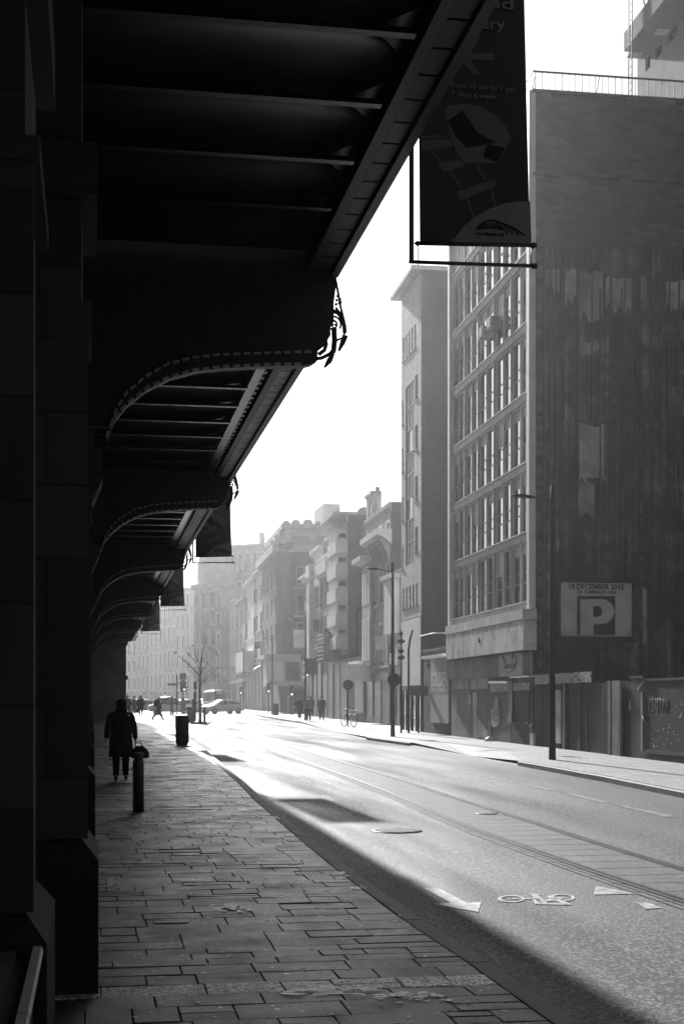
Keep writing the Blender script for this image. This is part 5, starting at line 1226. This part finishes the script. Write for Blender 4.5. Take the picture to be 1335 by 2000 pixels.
tg = empty('tree_guard', p, 0, 'pair of short dark stakes guarding the thin bare tree', 'tree guard')
for x in (379, 398.5, 400.5):
    b = MB(); q0, q1 = tq(x, 1411), tq(x, 1382); b.tube([(q0[0], .1, 0), (q0[0], .1, q1[2])], .05, 7); b.build('stake', POLE, tg)
b = MB(); b.box(tq(378, 0)[0]-0, tq(404, 0)[0], .05, .15, -.03, .05); b.build('base', POLE, tg)
# right-hand small furniture
def sigR(root, p, h):
    u = p.dot(FW)/F; b = MB(); loft(b, [[(x, y, q) for x, y in rounded(.2, .16, .05)] for q in (h-.95, h+.05)]); b.build('signal_head', POLE, root)
    b = MB(); b.lathe([(.01, -.01), (.09, 0), (.01, .01)], (0, -.18, h-.75), 10, ax='y'); b.build('signal_lens', LIT, root)
pole('traffic_light', 524, 1393, 1336, .06, 'traffic light showing a lit lamp, left of the bin by the dark corner building', 'traffic light', extra=sigR)
pole('traffic_light', 569, 1397, 1340, .06, 'traffic light showing a lit lamp, behind the tall grey pillar', 'traffic light', extra=sigR)
pole('traffic_light', 470, 1387, 1342, .08, 'dim traffic light at the far crossing right of the parked cars', 'traffic light', extra=sigR)
p = G(567, 1394); u = p.dot(FW)/F; b = MB(); b.box(-5*u, 5*u, -.3, .3, -.1, 33*u, 0); b.box(-5.3*u, 5.3*u, -.33, .33, 33*u, 34*u, 1); o = b.build('advertising_pillar', [FRAME_DK, OFFICE], None, p); tag(o, 'tall grey rectangular pillar on the pavement left of the three pedestrians', 'pillar')
p = G(538, 1397); u = p.dot(FW)/F; b = MB(); loft(b, [[(x, y, z) for x, y in rounded(5*u, .3, .06)] for z in (-.05, 20*u, 21*u)]); b.box(-5.2*u, 5.2*u, -.32, .32, 21*u, 22.5*u); o = b.build('litter_bin', POLE, None, p); tag(o, 'dark bin at the foot of the street lamp by the dark corner building', 'litter bin')
# bicycle leaning near the round sign
def bicycle(px, py, rz, label):
    p = G(px, py); root = empty('bicycle', p, rz, label, 'bicycle'); R_ = .34
    for x in (-.52, .52):
        b = MB(); n = 24; ring_ = [(x+R_*cos(2*pi*i/n), 0, R_+R_*sin(2*pi*i/n)) for i in range(n+1)]; b.tube(ring_, .022, 6); wh = b.build('wheel', BLACKMET, root)
        b = MB(); b.tube([(x+(R_-.03)*cos(2*pi*i/n), 0, R_+(R_-.03)*sin(2*pi*i/n)) for i in range(n+1)], .012, 5)
        for i in range(12): a = 2*pi*i/12; b.tube([(x, 0, R_), (x+(R_-.03)*cos(a), 0, R_+(R_-.03)*sin(a))], .003, 3)
        b.build('rim', TRIM_W, wh)
    b = MB()
    for l in (((-.52, 0, R_), (-.12, 0, .28)), ((-.12, 0, .28), (-.22, 0, .85)), ((-.22, 0, .8), (.33, 0, .82)), ((-.12, 0, .28), (.36, 0, .72)), ((-.52, 0, R_), (-.2, 0, .78)), ((.52, 0, R_), (.32, 0, .9), (.3, 0, 1.0))): b.tube(l, .018, 6)
    b.build('frame', POLE, root); b = MB(); b.tube([(.22, -.3, 1.04), (.32, -.2, 1.02), (.3, 0, 1.0), (.32, .2, 1.02), (.22, .3, 1.04)], .015, 6); b.build('handlebar', POLE, root)
    b = MB(); b.tube([(-.36, 0, .92), (-.22, 0, .93), (-.08, 0, .91)], [.08, .07, .03], 8, flat=.4); b.build('saddle', BLACKMET, root)
    b = MB(); b.lathe([(.01, -.03), (.08, 0), (.01, .03)], (.4, -.0, .85), 10, ax='x'); b.tube([(.32, -.18, .72), (.6, -.18, .72), (.6, .18, .72), (.32, .18, .72), (.32, -.18, .72)], .012, 5); b.tube([(.32, -.18, .92), (.6, -.18, .98), (.6, .18, .98), (.32, .18, .92), (.32, -.18, .92)], .012, 5); b.build('basket', FRAME, root)
    return root
bicycle(681, 1420, -pi/2+.35, 'parked bicycle with front basket under the thin round sign')

# ================================================================== CARS
def car(label, loc, rz, L=4.4, W=1.75, Hh=1.45, kind='car', paint=PLAST[3], name='parked_car', cat='car', group='cars waiting at the crossing'):
    root = empty(name, loc, rz, label, cat, group); hw = W/2
    if kind == 'van': st_ = [(-L/2, .9, .5, 1.0, 1.6), (-L/2+.05, .97, .4, 1.05, Hh-.05), (-L*.2, 1, .35, 1.05, Hh), (L*.16, 1, .35, 1.05, Hh), (L*.27, .99, .35, 1.05, Hh-.1), (L*.40, .98, .35, 1.08, 1.15), (L*.47, .93, .38, .95, 1.0), (L/2, .85, .45, .75, .78)]
    else: st_ = [(-L/2, .82, .45, .8, .83), (-L*.47, .93, .35, .9, .95), (-L*.40, .97, .32, .95, 1.0), (-L*.24, 1, .3, .95, Hh-.06), (-L*.05, 1, .3, .93, Hh), (L*.1, 1, .3, .92, Hh-.07), (L*.26, .99, .3, .92, .97), (L*.42, .95, .3, .82, .85), (L*.48, .88, .35, .7, .73), (L/2, .78, .42, .6, .62)]
    b = MB(); secs = []
    for x, k, z0, zb, zr in st_:
        w_ = hw*k; cab = max(0, min(1, (zr-zb)/.45)); tw = w_*(1-.22*cab)
        half = [(w_*.9, z0), (w_, z0+.12), (w_, (z0+zb)/2), (w_*.98, zb), (tw*.98, zr-.05 if cab else zb+.01), (tw*.86, zr), (tw*.4, zr+.03*cab+.02)]
        secs.append([(x, y, z) for y, z in half]+[(x, -y, z) for y, z in half[::-1]])
    loft(b, secs); b.build('body', paint, root)
    g = MB()
    for (a, c) in zip(st_, st_[1:]):
        if min(a[4]-a[3], c[4]-c[3]) < .0: continue
        ca, cc = max(0, min(1, (a[4]-a[3])/.45)), max(0, min(1, (c[4]-c[3])/.45))
        if ca < .15 and cc < .15: continue
        for s_ in (1, -1):
            def pt(q, cb, f): w_ = hw*q[1]; tw = w_*(1-.22*cb); y = w_*.98*(1-f)+tw*.98*f+.006; z = q[3]*(1-f)+(q[4]-.05 if cb else q[3]+.01)*f; return (y*s_, z)
            ya = [pt(a, ca, f) for f in (.12, .88)]; yc = [pt(c, cc, f) for f in (.12, .88)]
            xa, xc = a[0]+.03, c[0]-.03; g.quad((xa, ya[0][0], ya[0][1]), (xc, yc[0][0], yc[0][1]), (xc, yc[1][0], yc[1][1]), (xa, ya[1][0], ya[1][1]))
        if abs(ca-cc) > .4:
            def tp_(q, cb): w_ = hw*q[1]; tw = w_*(1-.22*cb); return tw*.8, q[4]+.012
            (wa, za_), (wc, zc2) = tp_(a, ca), tp_(c, cc); n_ = .03; xa, xc = (a[0], c[0])
            g.quad((xa, -wa, za_+n_), (xc, -wc, zc2+n_), (xc, wc, zc2+n_), (xa, wa, za_+n_))
    g.build('window', GLASS_FAR, root)
    for x in (-L*.31, L*.31):
        for s_ in (1, -1):
            b = MB(); b.lathe([(.2, -.11), (.31, -.1), (.32, 0), (.31, .1), (.2, .11)], (x, s_*(hw-.1), .32), 18, ax='y'); wh = b.build('wheel', BLACKMET, root); b = MB(); b.lathe([(.02, -.12), (.18, -.115), (.18, .115), (.02, .12)], (x, s_*(hw-.1), .32), 14, ax='y'); b.build('rim', FRAME, wh)
    for s_ in (1, -1):
        b = MB(); b.obox((L/2-.1, s_*hw*.58, .62), (.06, 0, 0), (0, .16, 0), (0, 0, .06)); b.build('headlight', TRIM_W, root); b = MB(); b.obox((-L/2+.05, s_*hw*.62, .78), (.05, 0, 0), (0, .12, 0), (0, 0, .08)); b.build('tail_light', FRAME_DK, root)
        b = MB(); b.obox((L*.2, s_*(hw+.08), .98), (.06, 0, 0), (0, .09, 0), (0, 0, .06)); b.build('wing_mirror', paint, root)
    return root
def at_t(px, t): d = ray(px)*t; return Vector((d.x, d.y, gz(d.y)-.12))
WCAR, GCAR, DCAR = Mat('white_car_paint', .6, .25, .6).m, Mat('silver_car_paint', .3, .25, .7).m, Mat('dark_car_paint', .06, .2, .7).m
cr = car('silver saloon crossing at the far left, behind two dark pedestrians', at_t(283, 150), radians(8), paint=GCAR)
cr = car('tall pale people carrier side-on behind the walking person with the backpack', at_t(334, 140), radians(3), L=4.4, Hh=1.75, paint=WCAR)
cr = car('pale car half hidden behind the traffic-light post', at_t(368, 158), radians(20), paint=WCAR)
cr = car('pale car beside the white van, left of it', at_t(402, 175), radians(-80), paint=WCAR)
cr = car('white taxi with a roof sign, nearest car at the crossing', at_t(434, 146), radians(-152), L=4.6, Hh=1.42, paint=WCAR)
b = MB(); b.box(-.25, .1, -.4, .4, 1.43, 1.56); b.build('roof_sign', TRIM_W, cr)
car('boxy white van behind the white taxi', at_t(421, 172), radians(-78), L=5.2, W=2.0, Hh=2.5, kind='van', paint=WCAR, name='parked_van', cat='van')
for px, t, lb in ((492, 200, 'dark car far off in front of the terrace shops'), (480, 215, 'farthest dark car in the haze by the terrace')): car(lb, at_t(px, t), radians(-85), paint=DCAR)

# ================================================================== PEOPLE
def skin_mesh(joints, edges, radii, mat, sub=2):
    me = bpy.data.meshes.new('figure'); me.from_pydata(joints, edges, []); o = bpy.data.objects.new('figure', me); link(o)
    md = o.modifiers.new('skin', 'SKIN'); md.use_smooth_shade = True
    for i, r in enumerate(radii): sv = me.skin_vertices[0].data[i]; sv.radius = r if isinstance(r, tuple) else (r, r); sv.use_root = (i == 0)
    if sub: s2 = o.modifiers.new('sub', 'SUBSURF'); s2.levels = sub; s2.render_levels = sub
    dg = bpy.context.evaluated_depsgraph_get(); m2 = bpy.data.meshes.new_from_object(o.evaluated_get(dg)); bpy.data.objects.remove(o)
    m2.materials.clear(); m2.materials.append(mat)
    for p_ in m2.polygons: p_.use_smooth = True
    return m2
def person(px, py, h, head_rz, label, legs=(25, -20), knees=(5, 25), arms=(-20, 20), elbows=(20, 20), coat=COAT, trousers=COAT, coat_len=.45, hood=False, wide=1.0, detail=False, lean=0, pos=None, group=None):
    """local +y = walking direction; legs/arms = swing angles in degrees (left, right)"""
    p = pos or G(px, py); root = empty('person', p, head_rz, label, 'person', group)
    J = []; E = []; R_ = []
    def add(pt, r, par=None):
        J.append(tuple(c*h for c in pt)); R_.append(r*h if not isinstance(r, tuple) else (r[0]*h, r[1]*h)); i = len(J)-1
        if par is not None: E.append((par, i))
        return i
    ln = sin(radians(lean))
    pel = add((0, 0, .52), (.078, .062)); ab = add((0, ln*.08, .62), (.07, .055), pel); ch = add((0, ln*.2, .74), (.085, .06), ab); nk = add((0, ln*.3+.005, .83), .033, ch); h0 = add((0, ln*.34+.012, .885), (.04, .05), nk); h1 = add((0, ln*.36+.01, .94), (.046, .052), h0); h2 = add((0, ln*.37+.005, .972), (.03, .035), h1)
    sh_ = []; feet = []
    for k, s_ in enumerate((-1, 1)):
        a, bk = radians(legs[k]), radians(knees[k]); hp = (s_*.052, 0, .49); kn = (s_*.055, sin(a)*.235, .49-cos(a)*.235); an = (s_*.055, kn[1]+sin(a-bk)*.225, kn[2]-cos(a-bk)*.225)
        i = add(hp, .058, pel); i = add(kn, .036, i); i = add(an, .024, i); foot = a-bk
        heel = (an[0], an[1]-.012, an[2]-.018); i2 = add((an[0], an[1]+.05*cos(foot), an[2]-.022+.05*sin(foot)), (.02, .015), i); add((an[0]+s_*.004, an[1]+.095*cos(foot), an[2]-.026+.09*sin(foot)), (.018, .011), i2); feet.append(an[2])
    dz = -min(feet)+.04
    hands = []
    for k, s_ in enumerate((-1, 1)):
        a, e_ = radians(arms[k]), radians(elbows[k]); s0 = (s_*.098*wide, ln*.24, .80); el = (s_*.125*wide, s0[1]+sin(a)*.165, .80-cos(a)*.165); wr_ = (s_*.135*wide, el[1]+sin(a+e_)*.14, el[2]-cos(a+e_)*.14)
        i = add(s0, .037, ch); i = add(el, .027, i); i = add(wr_, .018, i); hd = (s_*.135*wide, wr_[1]+sin(a+e_)*.035, wr_[2]-cos(a+e_)*.035); i = add(hd, (.018, .011), i); hands.append((Vector(hd)*h, a+e_, s_))
        if detail:
            for f_ in range(4):
                o_ = (f_-1.5)*.0115; i3 = add((hd[0]-s_*.002, hd[1]+sin(a+e_)*.018+cos(a+e_)*o_, hd[2]-cos(a+e_)*.018+sin(a+e_)*o_), .0052, i); i3 = add((hd[0]-s_*.008, hd[1]+sin(a+e_)*(.036+.003*(f_ in (1, 2)))+cos(a+e_)*o_, hd[2]-cos(a+e_)*(.036+.003*(f_ in (1, 2)))), .0045, i3); add((hd[0]-s_*.02, hd[1]+sin(a+e_)*.046+cos(a+e_)*o_, hd[2]-cos(a+e_)*.046), .004, i3)
            i3 = add((hd[0], hd[1]+cos(a+e_)*.024, hd[2]+.002), .006, i); add((hd[0]-s_*.004, hd[1]+cos(a+e_)*.03+.004, hd[2]-.018), .005, i3)
    J2 = [(x, y, z+dz*h) for x, y, z in J]
    body = obj('body', skin_mesh(J2, E, R_, SKIN, 2), root)
    D = dz*h
    # face
    fc = MB(); hy, hz_ = J2[5][1], J2[5][2]
    fc.lathe([(.001, -.012*h), (.009*h, 0), (.001, .016*h)], (0, hy+.05*h, hz_-.02*h), 8); fc.build('nose', SKIN, body)
    for s_ in (-1, 1): fc = MB(); fc.lathe([(.001, -.016*h), (.012*h, 0), (.001, .016*h)], (s_*.046*h, hy, hz_-.022*h), 8, sx=.5); fc.build('ear', SKIN, body); fc = MB(); fc.lathe([(.001, -.004*h), (.006*h, 0), (.001, .004*h)], (s_*.018*h, hy+.049*h, hz_-.008*h), 8); fc.build('eye', HAIR, body)
    fc = MB(); fc.box(-.013*h, .013*h, hy+.045*h, hy+.05*h, hz_-.043*h, hz_-.039*h); fc.build('mouth', HAIR, body)
    # hair or hood
    b = MB(); n = 16; secs = []
    for z, rx, ry, dy in ((-.075, .046, .05, -.03), (-.04, .056, .058, -.014), (0, .058, .061, -.008), (.03, .05, .055, -.008), (.048, .032, .037, -.008), (.055, .006, .008, -.008)):
        k_ = 1.12 if hood else 1.0; secs.append([(rx*k_*h*cos(2*pi*i/n), hy+dy*h+ry*k_*h*sin(2*pi*i/n)*(.72 if sin(2*pi*i/n) > 0 and z < .03 else 1), hz_+z*h) for i in range(n)])
    if hood: secs = [[(rx*h*cos(2*pi*i/n), hy-.012*h+ry*h*sin(2*pi*i/n), hz_+z*h) for i in range(n)] for z, rx, ry in ((-.125, .105, .062), (-.1, .082, .06), (-.075, .062, .06), (-.04, .06, .062))]+secs[2:]
    loft(b, secs); b.build('hood' if hood else 'hair', coat if hood else HAIR, root)
    # coat: lofted ellipses that follow the trunk, plus sleeves
    b = MB(); secs = []; bot = .52+.0-coat_len*.55+.0
    prof = [(.845, .035, .035), (.83, .06, .045), (.81, .108*wide, .056), (.76, .112*wide, .068), (.66, .098*wide, .066), (.58, .1*wide, .07), (.50, .108*wide, .074), (bot, .118*wide, .082)]
    if coat_len < .05: prof = prof[:-1]
    for z, rx, ry in prof:
        secs.append([(rx*h*cos(2*pi*i/20), ln*max(0, z-.5)*h+ry*h*sin(2*pi*i/20)+.004*h*sin(5*2*pi*i/20+z*30), z*h+D) for i in range(20)])
    loft(b, secs); b.build('coat', coat, root)
    b = MB(); 
    base = 7+5*2
    idx = [len(J)-1]
    hs = []
    k0 = 17
    for k, s_ in enumerate((-1, 1)):
        i0 = 17+ k*((4+ (14 if detail else 0)))
        pts = [J2[i0], J2[i0+1], J2[i0+2]]; b.tube([Vector(pts[0])+Vector((-s_*.05*h, 0, .016*h)), Vector(pts[0])+Vector((-s_*.018*h, 0, .006*h)), Vector(pts[0])+Vector((0, 0, -.02*h)), pts[1], Vector(pts[1]).lerp(Vector(pts[2]), .9)], [.012*h, .034*h, .044*h, .038*h, .03*h], 12)
    b.build('sleeve', coat, root)
    for k in range(2):
        i0 = 7+k*5; b = MB(); P = [Vector(J2[i0+q]) for q in range(3)]
        b.tube([P[0]+Vector((0, 0, .03*h)), P[0], P[1], P[1].lerp(P[2], .92)], [.06*h, .066*h, .045*h, .036*h], 12); b.build('trouser_leg', trousers, root)
        b = MB(); a_, c_ = Vector(J2[i0+2]), Vector(J2[i0+4]); dd = (c_-a_); b.tube([a_+Vector((0, -.022*h, -.006*h)), a_+Vector((0, 0, -.006*h)), a_.lerp(c_, .6), c_+dd*.15], [.022*h, .028*h, .024*h, .012*h], 10, flat=.85); b.build('shoe', SHOE, root)
    hands = [(v+Vector((0, 0, D)), a, s_) for v, a, s_ in hands]
    return root, hands, D
def world_of(root, v): return root.matrix_basis @ Vector(v)
gP = 'pedestrians on the pavements'
p = G(236, 1524); rt_, hands, D = person(236, 1524, 1.66, radians(-3), 'person in a long black hooded coat walking away under the canopy, carrying a handbag', legs=(-16, 20), knees=(4, 26), arms=(-14, 6), elbows=(8, 10), coat_len=.42, hood=True, wide=1.28, detail=True)
hp = world_of(rt_, hands[1][0]); 
hb_ = empty('handbag', (hp.x+.06, hp.y-.02, hp.z-.33), radians(-3), 'black slouchy handbag hanging at the side of the walking person in the black coat', 'handbag')
b = MB(); loft(b, [[(x*k+.03, y*k2, z) for x, y in rounded(.19, .07, .06)] for z, k, k2 in ((-.0, .8, .8), (.02, 1.0, 1), (.1, 1.0, 1), (.19, .75, .7), (.24, .42, .4), (.25, .38, .3))]); b.build('bag_body', SHOE, hb_)
b = MB(); b.tube([(-.06, -.03, .22), (-.06, -.02, .3), (0, 0, .335), (.06, -.02, .3), (.09, -.03, .22)], .01, 6); b.build('strap', SHOE, hb_)
PPL = [
 ((309, 1407), 1.72, -75, 'person with a backpack striding across the street, in front of the people carrier', dict(legs=(30, -34), knees=(4, 6), arms=(45, 10), elbows=(80, 10), coat_len=.0, lean=4)),
 ((274.5, 1402), 1.75, 10, 'dark figure with a bag standing third from the left, before the silver car', dict(legs=(4, -6), knees=(2, 8), wide=1.3, coat_len=.2)),
 ((261.5, 1396), 1.72, -8, 'slim dark figure walking second from the left near the station end', dict(legs=(10, -10), knees=(2, 10), coat_len=.1)),
 ((249, 1399), 1.78, 0, 'dark figure leftmost at the station end, half behind the hooded person', dict(legs=(6, -8), knees=(2, 10), wide=1.2, coat_len=.3)),
 ((335.5, 1397), 1.72, 90, 'greyish figure standing left of the street-name post', dict(legs=(6, -6), knees=(0, 6), coat=COAT2, trousers=COAT2, coat_len=.2)),
 ((357.5, 1396), 1.6, 0, 'figure waiting under the traffic light on the island', dict(legs=(3, -3), knees=(0, 2), coat=COAT2, trousers=COAT2, coat_len=.1)),
 ((584.5, 1404), 1.72, 160, 'hunched person in black with a bag, left of the street lamp among shoppers', dict(legs=(10, -10), knees=(2, 12), wide=1.3, coat_len=.2, lean=14)),
 ((602.5, 1409), 1.74, 170, 'person in a short pale coat just right of the lamp post on the right pavement', dict(legs=(4, -12), knees=(2, 14), coat=COAT3, coat_len=.1)),
 ((607.5, 1400), 1.7, 0, 'dark person partly hidden right behind the person in the pale coat', dict(legs=(6, -6), knees=(0, 10), coat_len=.3)),
 ((628, 1407), 1.74, 180, 'person in a long grey coat walking towards the camera on the right pavement', dict(legs=(10, -8), knees=(2, 10), coat=COAT2, coat_len=.42, wide=1.15)),
 ((654, 1402), 1.66, 60, 'dark person standing beside the shopfront left of the bicycle', dict(legs=(3, -3), knees=(0, 4), coat=COAT2, coat_len=.3, wide=1.25)),
 ((663, 1401), 1.1, 90, 'child in dark clothes close to the shopfront left of the bicycle', dict(legs=(3, -3), knees=(0, 4), coat=COAT2, coat_len=.2, wide=1.3))]
for p_, h_, rz, lb, kw in PPL:
    kw.setdefault('arms', (-12, 14)); rt2, hd2, _ = person(p_[0], p_[1], h_, radians(rz), lb, **kw)
    if 'backpack' in lb:
        bp = empty('backpack', world_of(rt2, (0, -.17, 1.22)), radians(rz), 'bulky dark backpack worn by the person striding across the street', 'backpack'); b = MB(); loft(b, [[(x*k, y*k, z) for x, y in rounded(.17, .13, .07)] for z, k in ((-.28, .7), (-.24, .95), (0, 1), (.18, .9), (.25, .5))]); b.build('pack', COAT, bp); b = MB(); b.tube([(-.1, .1, -.15), (-.12, .22, .05), (-.1, .15, .25)], .015, 5); b.build('strap', COAT, bp)
    if 'bag standing' in lb or 'bag, left' in lb:
        b = MB(); loft(b, [[(x, y, z) for x, y in rounded(.09, .22, .05)] for z in (0, .35)]); b.tube([(0, -.08, .35), (0, 0, .45), (0, .08, .35)], .012, 5); q = world_of(rt2, hd2[0][0]); o = b.build('shopping_bag', COAT2, None, (q.x, q.y, q.z-.46), radians(rz)); tag(o, 'dark bag carried by the third figure from the left' if 'third' in lb else 'dark bag in the hand of the hunched person in black', 'bag')
# ================================================================== HAZE
b = MB(); b.box(-330, 330, -70, 620, -3, 36)
HZ = b.build('haze', bpy.data.materials.new('haze_air')); m_ = HZ.data.materials[0]; m_.use_nodes = True; t = m_.node_tree; t.nodes.clear()
pv = t.nodes.new('ShaderNodeVolumePrincipled'); mo = t.nodes.new('ShaderNodeOutputMaterial'); pv.inputs['Color'].default_value = (.86, .86, .86, 1); pv.inputs['Density'].default_value = .0007; pv.inputs['Anisotropy'].default_value = .84
t.links.new(pv.outputs[0], mo.inputs['Volume']); tag(HZ, 'thin bright morning haze filling the whole street', 'haze', kind='stuff')
scn.cycles.volume_bounces = 1
